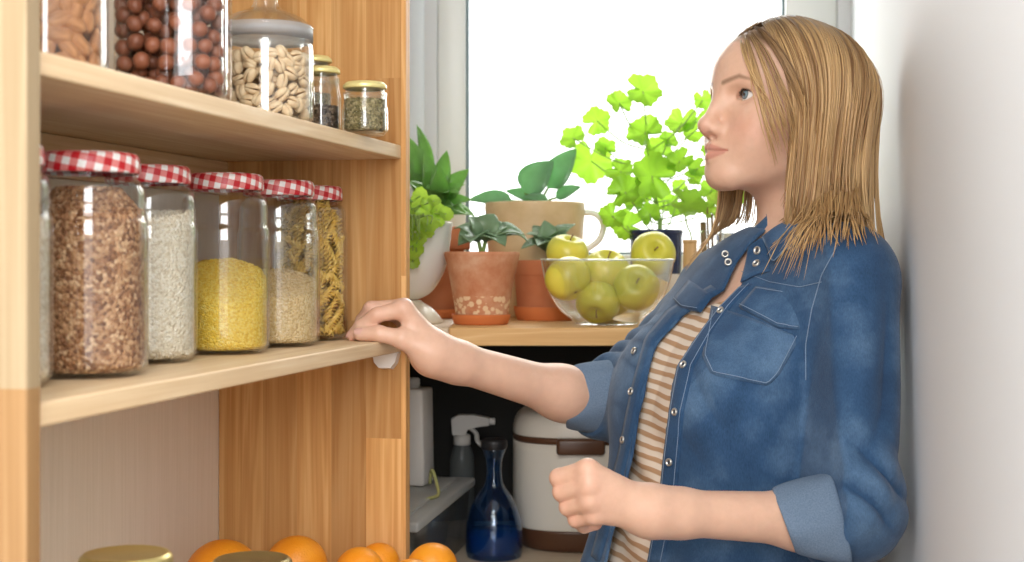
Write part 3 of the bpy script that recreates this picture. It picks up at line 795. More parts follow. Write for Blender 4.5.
# --- tan vase with a cutting, glass with stems, blue patterned cup
vase_m = Mat('tan_bamboo', .5, (.60, .38, .17)); vase_m.color(vase_m.ramp(vase_m.noise(vase_m.coord(scale=(120, 120, 8)), 1, 3), [(.3, (.54, .33, .14)), (.7, (.68, .46, .24))]))
t = plant_root('slim_vase', 'slim tan bamboo vase right of the apples holding a leaf cutting', 690, 2.31, CZ, 'vase'); L0 = t.location
pot_mesh('vase_body', [(.0105, 0), (.0115, .001), (.0115, .06), (.0112, .124), (.0118, .126), (.0118, .130), (.0108, .131)], vase_m, t, .002, 24)
t = plant_root('geranium_cutting', 'single round geranium leaf on a long stem in the slim tan vase', 690, 2.31, CZ + .004); L0 = t.location
sb = MB(); sb.add(*tube(spline([Vector((.003, 0, .0)), Vector((.003, 0, .12)), P(687, 225, 2.31) - L0, P(684, 206, 2.31) - L0], 6), .0013, 6)); sb.build('stem', stem_m, t)
fb = MB(); round_leaf(fb, P(688, 204, 2.31) - L0, (.1, -.8, .7), .030, 5, True, .25, 77); fb.build('foliage', ger_leaf, t)
t = plant_root('water_glass', 'tall clear drinking glass with brown cuttings between vase and denim collar', 711, 2.36, CZ, 'glass'); L0 = t.location
pot_mesh('glass_body', [(.018, 0), (.020, .001), (.0205, .05), (.0215, .140), (.0213, .142)], glass, t, .0016, 32)
t = plant_root('plant_cuttings', 'brown woody cuttings with pale leaves standing in the drinking glass', 711, 2.36, CZ + .004); L0 = t.location
sb = MB()
for (x0, x1, y1, r) in ((-.007, 703, 222, .005), (.004, 712, 214, .0022), (.008, 722, 205, .0018), (0, 707, 205, .0018)): sb.add(*tube([Vector((x0, 0, 0)), P(x1, y1, 2.36) - L0], r, 8))
sb.build('stem', brown_stem, t); fb = MB()
for k, (x, y, r) in enumerate([(708, 210, 9), (716, 202, 10), (722, 214, 8)]): round_leaf(fb, P(x, y, 2.36) - L0, (.3 - k * .3, -1, .4), r * 2.36 / FPX, 5, True, .3, 90 + k)
fb.build('foliage', bright_leaf, t)
cup_m = Mat('blue_patterned_china', .25, (.7, .72, .75)); _v = cup_m.new('ShaderNodeTexVoronoi', {'Vector': cup_m.coord(), 'Scale': 90})
cup_m.color(cup_m.ramp(_v.outputs['Distance'], [(0, (.05, .10, .32)), (.42, (.80, .81, .82))], 'CONSTANT'))
t = plant_root('china_cup', 'blue and white patterned china cup behind the denim collar', 738, 2.43, CZ, 'cup')
pot_mesh('cup_body', [(.024, 0), (.026, .001), (.032, .04), (.036, .10), (.038, .140), (.0375, .142)], cup_m, t, .003, 32)
v, f = tube(spline([(.034, 0, .12), (.052, 0, .112), (.055, 0, .08), (.034, 0, .06)], 5), .003, 8); mesh_obj('handle', v, f, cup_m, t)

# --- glass bowl of apples
BD = 2.17
bc = P(607, 0, BD); bowl_root = tag(empty('fruit_bowl', (bc.x, BD, CZ + .0004)), 'clear glass bowl of yellow green apples on the counter', 'bowl')
bo = smooth_prof([(.046, 0), (.050, .001), (.053, .006), (.072, .020), (.0875, .042), (.0960, .066), (.1000, .086), (.1018, .0965)], 5)
v, f = lathe([(.0005, .004)] + bo + [(.1025, .098), (.1005, .0985)] + [(r - .004, z + .001) for r, z in reversed(bo)][1:] + [(.0005, .008)], 72, False)
mesh_obj('bowl_body', v, f, thin_glass('bowl_glass', (.975, .985, .98), (.74, .79, .78), .02, 2.2, body=(.9, .93, .93), bodyf=.022), bowl_root)  # faint white mixed into the glass stands in for refracted window light
v, f = lathe([(.1000 + .0022 * math.cos(R(a)), .0978 + .0018 * math.sin(R(a))) for a in range(0, 361, 30)], 72, False); mesh_obj('bowl_rim', v, f, thin_glass('rim_glass', (.95, .96, .96), (.8, .84, .84), .05, 2.5, body=(.92, .95, .95), bodyf=.30), bowl_root)  # rim colour whitened to imitate the bright highlight along the edge
apple_m = Mat('apple_skin', .3, (.62, .62, .07), .45)
_n = apple_m.noise(apple_m.coord(), 13, 3); apple_m.color(apple_m.ramp(_n, [(.25, (.46, .50, .04)), (.55, (.68, .62, .075)), (.8, (.82, .67, .12))]))
def apple(label, px, py, d, r, rot):
    ns, na = 22, 36; v = []; f = []
    for j in range(ns + 1):
        th = math.pi * j / ns
        rr = math.sin(th) * (1 + .07 * math.cos(th)); zz = math.cos(th) * .93 - .40 * math.exp(-(th / .30) ** 2) + .22 * math.exp(-((math.pi - th) / .25) ** 2)
        for i in range(na):
            a = 2 * math.pi * i / na; k = 1 + .025 * math.cos(5 * a) * (j / ns)
            v.append((rr * k * r * math.cos(a), rr * k * r * math.sin(a), zz * r))
    for j in range(ns):
        for i in range(na): f.append((j * na + i, (j + 1) * na + i, (j + 1) * na + (i + 1) % na, j * na + (i + 1) % na))
    o = mesh_obj('apple', v, f, apple_m, loc=P(px, py, d), rot=rot); tag(o, label, 'apple', 'apples in the glass bowl')
    v, f = tube([(0, 0, r * .5), (.001, 0, r * .78), (.003, 0, r * .98)], [.0013, .001, .0016], 6); mesh_obj('stem', v, f, brown_stem, o)
    v, f = ico(1, 1); mesh_obj('blossom_end', [(x * .0042, y * .0042, z * .002 - r * .71) for x, y, z in v], f, brown_stem, o)
apple('topmost apple at the back left, above the bowl rim', 567, 254, 2.235, .0335, (.3, .2, 0))
apple('apple low against the left side of the bowl', 568, 279, 2.135, .0350, (-.5, -.5, 0))
apple('middle top apple between the two raised ones', 606, 271, 2.165, .0350, (.5, .1, 0))
apple('lowest front apple at the middle of the bowl', 598, 302, 2.135, .0335, (2.3, .3, 0))
apple('front right apple with its stem hollow in view', 636, 288, 2.140, .0355, (1.15, -.1, 0))
apple('topmost apple at the right, dark hollow facing out', 653, 254, 2.215, .0350, (1.25, .12, 0))
apple('apple buried at the bottom behind the front ones', 612, 297, 2.225, .0330, (.3, .3, 0))

# ================================================================== things in the dark space under the counter
SZ = EYE - .472
cook_w = Mat('cream_enamel', .3, (.78, .74, .66)); cook_b = Mat('brown_plastic', .35, (.105, .045, .022))
t = plant_root('rice_cooker', 'white rice cooker with brown band, latch and foot below the counter', 592, 2.395, SZ, 'cooker')
def squircle(prof, n=72, e=3.0):
    v = []; f = []
    for r, z in prof:
        for i in range(n):
            a = 2 * math.pi * i / n; c, s = math.cos(a), math.sin(a); k = (abs(c) ** e + abs(s) ** e) ** (-1 / e); v.append((c * k * r, s * k * r * .9, z))
    for j in range(len(prof) - 1):
        for i in range(n): f.append((j * n + i, j * n + (i + 1) % n, (j + 1) * n + (i + 1) % n, (j + 1) * n + i))
    f.append(tuple(reversed(range(n)))); f.append(tuple((len(prof) - 1) * n + i for i in range(n))); return v, f
v, f = squircle(smooth_prof([(.112, 0), (.122, .003), (.128, .02), (.1305, .036)], 3)); mesh_obj('foot', v, f, cook_b, t)
v, f = squircle(smooth_prof([(.1306, .0362), (.132, .05), (.1335, .10), (.133, .175)], 4)); mesh_obj('cooker_body', v, f, cook_w, t)
v, f = squircle([(.1325, .1752), (.1325, .1858)]); mesh_obj('band', v, f, cook_b, t)
v, f = squircle(smooth_prof([(.133, .186), (.1322, .197), (.128, .210), (.118, .220), (.098, .2255), (.05, .2275), (.001, .228)], 4)); mesh_obj('lid', v, f, cook_w, t)
mesh_obj('latch', *rbox(-.064, .014, -.131, -.115, .160, .1865, .006, 3), cook_b, t)
blue_glass = thin_glass('blue_glass', (.62, .78, .93), (.16, .34, .62), .03, 1.2, body=(.03, .14, .36), bodyf=.05)
t = plant_root('blue_decanter', 'blue glass decanter with a round belly and slim neck', 494, 2.26, SZ, 'bottle')
pr = smooth_prof([(.030, .001), (.040, 0), (.0445, .006), (.0455, .030), (.044, .055), (.038, .078), (.027, .098), (.0165, .113), (.0125, .128), (.0125, .150), (.0155, .162), (.0195, .172)], 5)
v, f = lathe([(.0005, .003)] + pr + [(r - .002, z + .0002) for r, z in reversed(pr)] + [(.0005, .006)], 56, False); mesh_obj('decanter_body', v, f, blue_glass, t)
water_m = thin_glass('blue_water', (.45, .68, .92), (.2, .4, .7), .02, 1.0, body=(.03, .25, .62), bodyf=.3)
v, f = lathe([(.0005, .008), (.036, .0075), (.0415, .012), (.0425, .03), (.0422, .044), (.0005, .044)], 48, False)
tag(mesh_obj('decanter_water', v, f, water_m, loc=t.location), 'blue tinted water standing low in the blue decanter', 'water', kind='stuff')
stop_m = Mat('black_rubber', .5, (.012, .012, .014))
v, f = lathe(smooth_prof([(.010, .0), (.0125, .012), (.0195, .014), (.021, .018), (.021, .026), (.018, .030)], 3) + [(.0005, .031)], 32)
mesh_obj('stopper', v, f, stop_m, t, loc=(0, 0, .158))
grey_pl = thin_glass('clear_grey_plastic', (.62, .66, .66), (.4, .44, .44), .15, .7, body=(.34, .37, .37), bodyf=.45)
t = plant_root('spray_bottle', 'grey spray bottle with white trigger head behind the clear box', 462, 2.42, SZ, 'bottle')
t.scale = (1, 1, .885)
v, f = lathe(smooth_prof([(.018, 0), (.0205, .002), (.021, .02), (.021, .13), (.0195, .158), (.0145, .176), (.0125, .180)], 4), 36); mesh_obj('bottle_body', v, f, grey_pl, t)
pl_w = Mat('pale_grey_plastic', .4, (.56, .55, .52))
v, f = lathe([(.0135, .178), (.0145, .179), (.0145, .196), (.012, .198)], 28); mesh_obj('collar', v, f, pl_w, t)
b = MB(); pts = [(-.016, .198), (.006, .198), (.010, .208), (.030, .214), (.046, .216), (.046, .230), (.020, .236), (-.006, .236), (-.018, .228)]
b.add([(x, -.010, z) for x, z in pts] + [(x, .010, z) for x, z in pts], [tuple(range(9)), tuple(reversed(range(9, 18)))] + [(i, i + 9, (i + 1) % 9 + 9, (i + 1) % 9) for i in range(9)])
b.build('trigger_head', pl_w, t, smooth=False)
v, f = tube(spline([(.012, 0, .212), (.024, 0, .200), (.026, 0, .186), (.034, 0, .176)], 4), [.004] * 13, 8); mesh_obj('trigger', v, f, pl_w, t)
v, f = tube([(.046, 0, .223), (.056, 0, .223)], .0065, 16); mesh_obj('nozzle', v, f, white_plastic, t)
# clear storage box, long side towards the aisle
box_pl = thin_glass('clear_box_plastic', (.80, .83, .82), (.6, .64, .63), .12, .8, body=(.45, .47, .46), bodyf=.22)
lid_pl = thin_glass('frosted_box_lid', (.8, .83, .83), (.6, .63, .63), .25, .6, body=(.86, .88, .87), bodyf=.75)
bx = P(447, 0, 2.155); t = empty('storage_box', (bx.x, 2.155, SZ + .0004), LW_A + R(3.4)); tag(t, 'clear plastic storage box with frosted lid beside the pine upright', 'box')
b = MB(); b.add(*rbox(-.150, -.004, -.200, .200, 0, .097, .006, 3)); 
bm_v = [(x if z > .05 else (x + .077) * .93 - .077, y if z > .05 else y * .96, z) for x, y, z in b.v]
o = mesh_obj('box_body', bm_v, b.f, box_pl, t)
b = MB(); b.add(*rbox(-.158, .004, -.208, .208, .0972, .111, .004, 3)); b.add(*rbox(-.135, -.02, -.18, .18, .1105, .115, .002, 2)); b.build('box_lid', lid_pl, t)
cz = SZ + .0004 + .1155
o = P(421, 0, 2.262)
t = tag(empty('white_carton', (o.x - .012, 2.268, cz), LW_A), 'white carton with a small cap standing on the clear box', 'carton')
b = MB(); v, f = rbox(-.038, .026, -.03, .03, 0, .152, .004, 2); b.add([(x * (1 - .10 * z / .152), y, z) for x, y, z in v], f); b.build('carton_body', white_plastic, t)
v, f = lathe([(.010, .152), (.010, .166), (.008, .168), (.0005, .168)], 24); mesh_obj('cap', v, f, pl_w, t)
cord_m = Mat('yellow_green_cord', .6, (.52, .52, .20))
v, f = tube(spline([P(430, 483, 2.215), P(432, 470, 2.20), P(437, 484, 2.18), P(438, 495, 2.16), P(428, 499, 2.13), P(416, 506, 2.11), P(402, 512, 2.10)], 8), .0026, 8)
tag(mesh_obj('cord', v, f, cord_m), 'yellow green cord looped over the frosted lid of the box', 'cord')

# ================================================================== smooth bodies from distance fields
f32 = np.float32
def V3(*a): return np.array(a, f32)
def PZ(px, py, d):                               # like P but as an array
    return np.array(P(px, py, d), f32)
def cone(p, a, b, ra, rb):
    a = np.asarray(a, f32); b = np.asarray(b, f32); ab = b - a
    t = np.clip((p - a) @ ab / max(float(ab @ ab), 1e-9), 0, 1)
    q = p - a - t[:, None] * ab
    return np.sqrt((q * q).sum(1)) - (ra + t * (rb - ra))
def ell(p, c, r):
    q = p - np.asarray(c, f32); r = np.asarray(r, f32)
    k0 = np.sqrt(((q / r) ** 2).sum(1)); k1 = np.sqrt(((q / (r * r)) ** 2).sum(1)) + 1e-9
    return np.where(k0 < .05, k0 * r.min() - r.min(), k0 * (k0 - 1) / k1)
def smin(a, b, k):
    h = np.maximum(k - np.abs(a - b), 0) / k
    return (np.minimum(a, b) - h * h * k * .25).astype(f32)
def smax(a, b, k): return -smin(-a, -b, k)
def local(p, o, M): return (p - np.asarray(o, f32)) @ M.T       # rows of M: x, y, z axes of the local frame
def chain(p, pts, rad, k=.004):
    d = None
    for i in range(len(pts) - 1):
        e = cone(p, pts[i], pts[i + 1], rad[i], rad[i + 1]); d = e if d is None else smin(d, e, k)
    return d
def within(p, c, r, fn, far=.05):
    """evaluates fn only near the ball (c, r)"""
    q = p - np.asarray(c, f32); dist = np.sqrt((q * q).sum(1)) - r
    out = np.maximum(dist, .02).astype(f32) + .02; m = dist < far
    if m.any(): out[m] = fn(p[m])
    return out

def surface_net(sdf, lo, hi, h, name='', B=8, chunk=600):
    lo = np.asarray(lo, np.float64); hi = np.asarray(hi, np.float64)
    H = h * B; nb = np.ceil((hi - lo) / H).astype(int)
    gi = np.stack(np.meshgrid(*[np.arange(n) for n in nb], indexing='ij'), -1).reshape(-1, 3)
    act = []
    for s in range(0, len(gi), 400000):
        c = (lo + (gi[s:s + 400000] + .5) * H).astype(f32); d = sdf(c); act.append(np.abs(d) < H * 1.25)
    gi = gi[np.concatenate(act)]
    N = (nb * B + 2).astype(np.int64)
    cr = np.stack(np.meshgrid(*[np.arange(B + 1)] * 3, indexing='ij'), -1).reshape(-1, 3)
    keys = []; pos = []; quads = []
    for s in range(0, len(gi), chunk):
        g = gi[s:s + chunk]; ci = (g[:, None] * B + cr[None]).reshape(-1, 3)
        val = sdf((lo + ci * h).astype(f32)).reshape(-1, B + 1, B + 1, B + 1)
        ins = val < 0
        S = [(i, j, k) for i in (0, 1) for j in (0, 1) for k in (0, 1)]
        sub = lambda a, o: a[:, o[0]:B + o[0], o[1]:B + o[1], o[2]:B + o[2]]
        cnt = sum(sub(ins, o).astype(np.int8) for o in S); cell = (cnt > 0) & (cnt < 8)
        idx = np.argwhere(cell)
        if not len(idx): continue
        acc = np.zeros((len(idx), 3)); w = np.zeros(len(idx))
        cv = {o: val[idx[:, 0], idx[:, 1] + o[0], idx[:, 2] + o[1], idx[:, 3] + o[2]] for o in S}
        for o in S:
            for ax in range(3):
                if o[ax]: continue
                q = list(o); q[ax] = 1; q = tuple(q); a = cv[o]; b = cv[q]; m = (a < 0) != (b < 0)
                t = np.where(m, a / np.where(m, a - b, 1), 0)
                pt = np.array(o, float)[None].repeat(len(idx), 0); pt[:, ax] = t
                acc += pt * m[:, None]; w += m
        gc = g[idx[:, 0]] * B + idx[:, 1:]
        keys.append((gc[:, 0] * N[1] + gc[:, 1]) * N[2] + gc[:, 2]); pos.append(lo + (gc + acc / w[:, None]) * h)
        for ax in range(3):
            o0 = (0, 0, 0); o1 = [0, 0, 0]; o1[ax] = 1
            a = sub(ins, o0); b = sub(ins, o1); e = np.argwhere(a != b)
            if not len(e): continue
            flip = a[e[:, 0], e[:, 1], e[:, 2], e[:, 3]]; ec = g[e[:, 0]] * B + e[:, 1:]
            u, v_ = [(1, 2), (2, 0), (0, 1)][ax]
            cs = []
            for du, dv in ((-1, -1), (0, -1), (0, 0), (-1, 0)):
                c = ec.copy(); c[:, u] += du; c[:, v_] += dv; cs.append((c[:, 0] * N[1] + c[:, 1]) * N[2] + c[:, 2])
            q = np.stack(cs, 1); q[~flip] = q[~flip][:, ::-1]; quads.append(q)
    keys = np.concatenate(keys); pos = np.concatenate(pos); quads = np.concatenate(quads)
    o = np.argsort(keys); keys = keys[o]; pos = pos[o]
    ix = np.searchsorted(keys, quads); ix = np.clip(ix, 0, len(keys) - 1)
    ok = (keys[ix] == quads).all(1)
    return pos, ix[ok]
def relax(v, f, it=2, lam=.5):
    """light smoothing of the stair steps left by the grid"""
    e = np.concatenate([f[:, [0, 1]], f[:, [1, 2]], f[:, [2, 3]], f[:, [3, 0]]]); e = np.concatenate([e, e[:, ::-1]])
    deg = np.bincount(e[:, 0], minlength=len(v))[:, None] + 1e-9
    for _ in range(it):
        acc = np.stack([np.bincount(e[:, 0], weights=v[e[:, 1], k], minlength=len(v)) for k in range(3)], 1)
        v = v + lam * (acc / deg - v)
    return v
def wob(p, fr, seed=0):
    """cheap smooth pseudo noise"""
    r = np.random.RandomState(seed); o = np.zeros(len(p), f32)
    for _ in range(5):
        k = r.normal(size=3).astype(f32) * fr; o += np.sin(p @ k + r.uniform(0, 6.28)).astype(f32)
    return o / 5

# ================================================================== the woman leaning on the right wall
def frame(yaw, lean):
    """rows: her left, her front, her up; yaw turns her front from the camera to the left, lean tips her back"""
    f = np.array((-math.sin(R(yaw)), -math.cos(R(yaw)), 0)); l = np.array((math.cos(R(yaw)), -math.sin(R(yaw)), 0)); z = np.array((0, 0, 1.))
    f2 = f * math.cos(R(lean)) + z * math.sin(R(lean)); u2 = z * math.cos(R(lean)) - f * math.sin(R(lean))
    return np.stack([l, f2, u2]).astype(f32)
HM = frame(68, 5); HO = V3(.335, 1.748, EYE + .189)             # head frame, origin between the eyes and ears
TM = frame(65, 13); TO = V3(.315, 1.755, EYE - .020)            # torso frame, origin between the shoulders
def hl(x, y, z): return HO + V3(x, y, z) @ HM
def tl(x, y, z): return TO + V3(x, y, z) @ TM

EYE_C = (.0310, .0640, -.0005)
def head_sdf(p):
    q = local(p, HO, HM); q[:, 0] = np.abs(q[:, 0])
    x, y, z = q[:, 0], q[:, 1], q[:, 2]
    d = ell(q, (0, -.008, .020), (.0735, .097, .078))
    d = smin(d, ell(q, (0, .030, .030), (.061, .058, .052)), .03)
    d = smin(d, ell(q, (0, .028, -.032), (.058, .058, .060)), .03)
    d = smin(d, ell(q, (.045, .050, -.024), (.021, .024, .017)), .026)
    d = smin(d, cone(q, (.051, -.010, -.058), (.016, .074, -.0945), .014, .0135), .022)
    d = smin(d, ell(q, (0, .034, -.072), (.042, .054, .034)), .024)
    d = smin(d, ell(q, (0, .064, -.066), (.029, .034, .030)), .020)
    d = smin(d, ell(q, (0, .0795, -.0950), (.0185, .0175, .0150)), .016)
    d = smin(d, ell(q, (.034, .056, -.048), (.024, .027, .028)), .022)
    d = smin(d, cone(q, (.010, .0815, .0155), (.044, .0655, .0135), .0085, .0075), .014)
    d = smax(d, -ell(q, (.0325, .0905, -.002), (.0165, .0165, .0105)), .012)
    # lids
    e = q - V3(*EYE_C); re = np.sqrt((e * e).sum(1))
    d = smin(d, re - .0146, .004)
    d = smin(d, cone(q, (0, .0830, .012), (0, .1055, -.033), .0085, .0075), .013)
    d = smin(d, ell(q, (0, .1065, -.0370), (.0088, .0112, .0082)), .010)
    d = smin(d, ell(q, (.0115, .0930, -.0420), (.0064, .0140, .0072)), .008)
    d = smin(d, cone(q, (0, .0965, -.0485), (0, .1085, -.0425), .0042, .0042), .006)
    d = smax(d, -ell(q, (.0064, .0990, -.0500), (.0028, .0065, .0030)), .002)
    ax = .0162; dx = e[:, 0] / ax; arch = np.maximum(1 - dx * dx, 0)
    op = np.maximum(e[:, 2] - (.0066 * arch ** .8 + .0006 * dx), -(e[:, 2] + .0052 * arch - .0006 * dx))
    op = np.maximum(op, np.abs(e[:, 0]) - ax)
    d = smax(d, -np.maximum(np.maximum(op, re - .0195), -(y - EYE_C[1])), .0012)
    # upper lid fold
    d = smax(d, -(np.abs(np.sqrt(e[:, 0] ** 2 * .55 + (e[:, 2] + .0035) ** 2) - .0122) + np.maximum(0, .004 - e[:, 2]) * 3 + np.abs(re - .0145) - .0012), .0015)
    # lips
    d = smin(d, cone(q, (.0035, .0990, -.0622), (.0225, .0860, -.0670), .0052, .0022), .006)
    d = smin(d, cone(q, (0, .0975, -.0740), (.0205, .0860, -.0692), .0062, .0028), .006)
    d = smax(d, -cone(q, (0, .1055, -.0680), (.0255, .0885, -.0668), .0013, .0012), .0025)
    d = smax(d, -cone(q, (0, .1060, -.0520), (0, .1035, -.0585), .0022, .0018), .004)
    d = smin(d, ell(q, (.073, -.012, -.012), (.007, .017, .027)), .006)
    return d
NECK0 = hl(0, -.018, -.050); NECK1 = V3(.366, 1.768, EYE - .010)
S_N = V3(.381, 1.608, EYE - .022); E_N = PZ(866, 522, 1.545); W_N = PZ(655, 512, 1.470)
S_F = V3(.286, 1.890, EYE - .056); E_F = PZ(613, 408, 1.850); W_F = PZ(437, 356, 1.712)
TZ = np.array([-.75, -.60, -.50, -.40, -.30, -.20, -.12, -.05, .00, .035, .07]); 
TWX = np.array([.165, .168, .158, .138, .128, .138, .146, .152, .135, .085, .04]); TWY = np.array([.118, .118, .115, .106, .102, .108, .102, .085, .066, .052, .04])
TCY = np.array([.0, .0, .004, .008, .008, .008, .004, -.004, -.010, -.014, -.016])
def torso_sdf(p, off=0.0, q=None):
    q = local(p, TO, TM) if q is None else q; z = q[:, 2]
    wx = np.interp(z, TZ, TWX) + off; wy = np.interp(z, TZ, TWY) + off; cy = np.interp(z, TZ, TCY)
    s = np.sqrt((q[:, 0] / wx) ** 2 + ((q[:, 1] - cy) / wy) ** 2)
    d = ((s - 1) * np.minimum(wx, wy) * .95).astype(f32)
    d = smax(d, (z - .055).astype(f32), .04)
    b = q.copy(); b[:, 0] = np.abs(b[:, 0])
    return smin(d, ell(b, (.066, .066, -.160), (.058 + off, .046 + off, .058 + off)), .05)
# near hand: loose fist seen from its back
NF = []
for (m, pi_, di, ti, r) in (((588, 470, 1.444), (559, 478, 1.462), (566, 490, 1.484), (582, 494, 1.482), (.0108, .0098, .0088, .0078)),
                          ((589, 485, 1.440), (562, 492, 1.460), (570, 503, 1.484), (586, 505, 1.482), (.0106, .0096, .0086, .0078)),
                          ((590, 501, 1.442), (568, 507, 1.461), (577, 516, 1.483), (590, 516, 1.481), (.0100, .0090, .0082, .0074)),
                          ((594, 515, 1.449), (576, 519.5, 1.464), (584, 526, 1.482), (596, 524, 1.480), (.0092, .0082, .0074, .0066))):
    NF.append(([PZ(*m), PZ(*pi_), PZ(*di), PZ(*ti)], r))
NT = ([PZ(634, 500, 1.492), PZ(604, 480, 1.503), PZ(580, 478, 1.500), PZ(565, 483, 1.493)], (.013, .0115, .0098, .0082))
FF = []
for (m, pi_, di, ti, r) in (((403, 309, 1.698), (377, 315, 1.696), (361, 326, 1.702), (352, 335.5, 1.708), (.0112, .0092, .0082, .0070)),
                          ((404, 308, 1.716), (371, 308.5, 1.716), (362, 321, 1.726), (357, 334, 1.730), (.0108, .0090, .0080, .0068)),
                          ((400, 309, 1.733), (374, 310, 1.737), (366, 322, 1.742), (363, 333, 1.743), (.0102, .0086, .0076, .0066)),
                          ((397, 314, 1.748), (379, 315, 1.752), (373, 325, 1.754), (370, 332.5, 1.754), (.0092, .0078, .0070, .0060))):
    FF.append(([PZ(*m), PZ(*pi_), PZ(*di), PZ(*ti)], r))
FT = ([PZ(424, 349, 1.697), PZ(402, 339, 1.690), PZ(379, 333.5, 1.689), PZ(360, 334.3, 1.692)], (.0135, .0112, .0094, .0080))
def hand(p, W, fingers, thumb, palm_r, thick):
    d = None
    for pts, r in fingers:
        e = cone(p, W + (pts[0] - W) * .12, pts[0], palm_r, r[0] * 1.02); d = e if d is None else smin(d, e, .012)
    d = smin(d, cone(p, W + (thumb[0][0] - W) * .5, thumb[0][1], thumb[1][0] * 1.05, thumb[1][1]), .014)
    fd = None
    for pts, r in fingers:
        e = chain(p, pts, r, .003); fd = e if fd is None else smin(fd, e, .0012)
    d = smin(d, fd, .006)
    return smin(d, chain(p, thumb[0], thumb[1], .004), .0045)
def body_sdf(p):
    d = torso_sdf(p)
    d = smin(d, within(p, hl(0, 0, 0), .16, head_sdf), .004)
    d = smin(d, cone(p, NECK0, NECK1, .0505, .0560), .026)
    d = smin(d, cone(p, NECK1, tl(.08, -.02, .006), .038, .028), .035); d = smin(d, cone(p, NECK1, tl(-.08, -.02, .006), .038, .028), .035)
    # arms
    for S, E, W, mid in ((S_N, E_N, W_N, .0290), (S_F, E_F, W_F, .0300)):
        d = smin(d, cone(p, S, E, .046, .034), .025)
        M = E + (W - E) * .30
        a = smin(cone(p, E, M, .0325, mid), cone(p, M, W, mid, .0225), .03)
        a = smin(a, cone(p, W - (W - E) * .10, W + (W - E) * .03, .0225, .0225), .02); d = smin(d, a, .02)
    d = smin(d, within(p, W_N + V3(-.06, 0, 0), .13, lambda q: hand(q, W_N, NF, NT, .0165, .02)), .016)
    d = smin(d, within(p, W_F + V3(-.06, 0, .03), .13, lambda q: hand(q, W_F, FF, FT, .0150, .02)), .016)
    return d

skin = Mat('skin', .42, (.70, .42, .30), .4)
skin.b.inputs['Subsurface Weight'].default_value = .18; skin.b.inputs['Subsurface Radius'].default_value = (.012, .005, .003); skin.b.inputs['Subsurface Scale'].default_value = .6
_a = skin.new('ShaderNodeAttribute', attribute_name='tint')
_n = skin.ramp(skin.noise(skin.coord(), 90, 4, .6), [(.3, (.95, .93, .92)), (.7, (1.03, 1.03, 1.03))])
skin.color(skin.mix(1.0, _a.outputs['Color'], _n, 'MULTIPLY')); skin.bump(skin.noise(skin.coord(), 500, 3), .08, .0008)

bv, bf = surface_net(body_sdf, (-.26, 1.36, EYE - .68), (.56, 2.02, EYE + .31), .0015)
bv = relax(bv, bf, 2, .45)
woman = mesh_obj('person', bv, bf, skin)
tag(woman, 'woman in an open denim shirt leaning on the white wall, one hand on the shelf', 'person')
# natural colouring of the skin: lips, brows, cheeks, knuckles
q = local(bv.astype(f32), HO, HM); qa = q.copy(); qa[:, 0] = np.abs(qa[:, 0])
base = np.array((.70, .445, .325)); col = np.tile(base, (len(bv), 1))
def blend(c, w): 
    global col
    w = np.clip(w, 0, 1)[:, None]; col = col * (1 - w) + np.array(c) * w
blend((.20, .11, .05), np.clip((q[:, 2] - np.interp(q[:, 1], [-.2, .0, .05, .075, .09], [-.08, -.02, .050, .064, .068])) / .012 + .25 * wob(q, 260, 31), 0, 1))
blend((.66, .31, .23), .55 * np.exp(-(((qa - V3(.042, .070, -.040)) / V3(.022, .03, .018)) ** 2).sum(1)))
blend((.66, .31, .24), .5 * np.exp(-(((qa - V3(.0, .113, -.042)) / V3(.012, .012, .010)) ** 2).sum(1)))
flat = lambda a: a * V3(1, 0, 1)
lip = np.minimum(cone(flat(qa), (.0035, 0, -.0628), (.0225, 0, -.0670), .0042, .0020), cone(flat(qa), (0, 0, -.0735), (.0205, 0, -.0690), .0052, .0026))
blend((.54, .23, .18), .80 * np.clip((.0010 - lip) / .0016, 0, 1) * (q[:, 1] > .06))
br = np.minimum(cone(flat(qa), (.0130, 0, .0150), (.0340, 0, .0215), .0030, .0026), cone(flat(qa), (.0340, 0, .0215), (.0500, 0, .0165), .0026, .0010))
blend((.20, .11, .065), .78 * np.clip((.0012 - br) / .003, 0, 1) * (q[:, 1] > .04))
er = np.abs(np.sqrt(((qa - V3(*EYE_C)) ** 2).sum(1)) - .0142); op_ = np.abs(qa[:, 2] - EYE_C[2] - .0066 * np.maximum(1 - ((qa[:, 0] - EYE_C[0]) / .0162) ** 2, 0) ** .8)
blend((.07, .04, .03), .85 * np.clip((.0013 - op_) / .0010, 0, 1) * (np.abs(qa[:, 0] - EYE_C[0]) < .0165) * (er < .003) * (q[:, 1] > .065))
lash = (er < .0022) & (qa[:, 2] > .0008) & (qa[:, 2] < .0066) & (qa[:, 1] > .068)
for pts, r in NF + FF:
    for j in (0, 1): blend((.66, .29, .21), .42 * np.exp(-(((bv - pts[j]) / .011) ** 2).sum(1)))
    blend((.68, .31, .25), .35 * np.exp(-(((bv - pts[3]) / .011) ** 2).sum(1)))
at = woman.data.color_attributes.new('tint', 'FLOAT_COLOR', 'POINT'); at.data.foreach_set('color', np.concatenate([col, np.ones((len(col), 1))], 1).astype(f32).ravel())

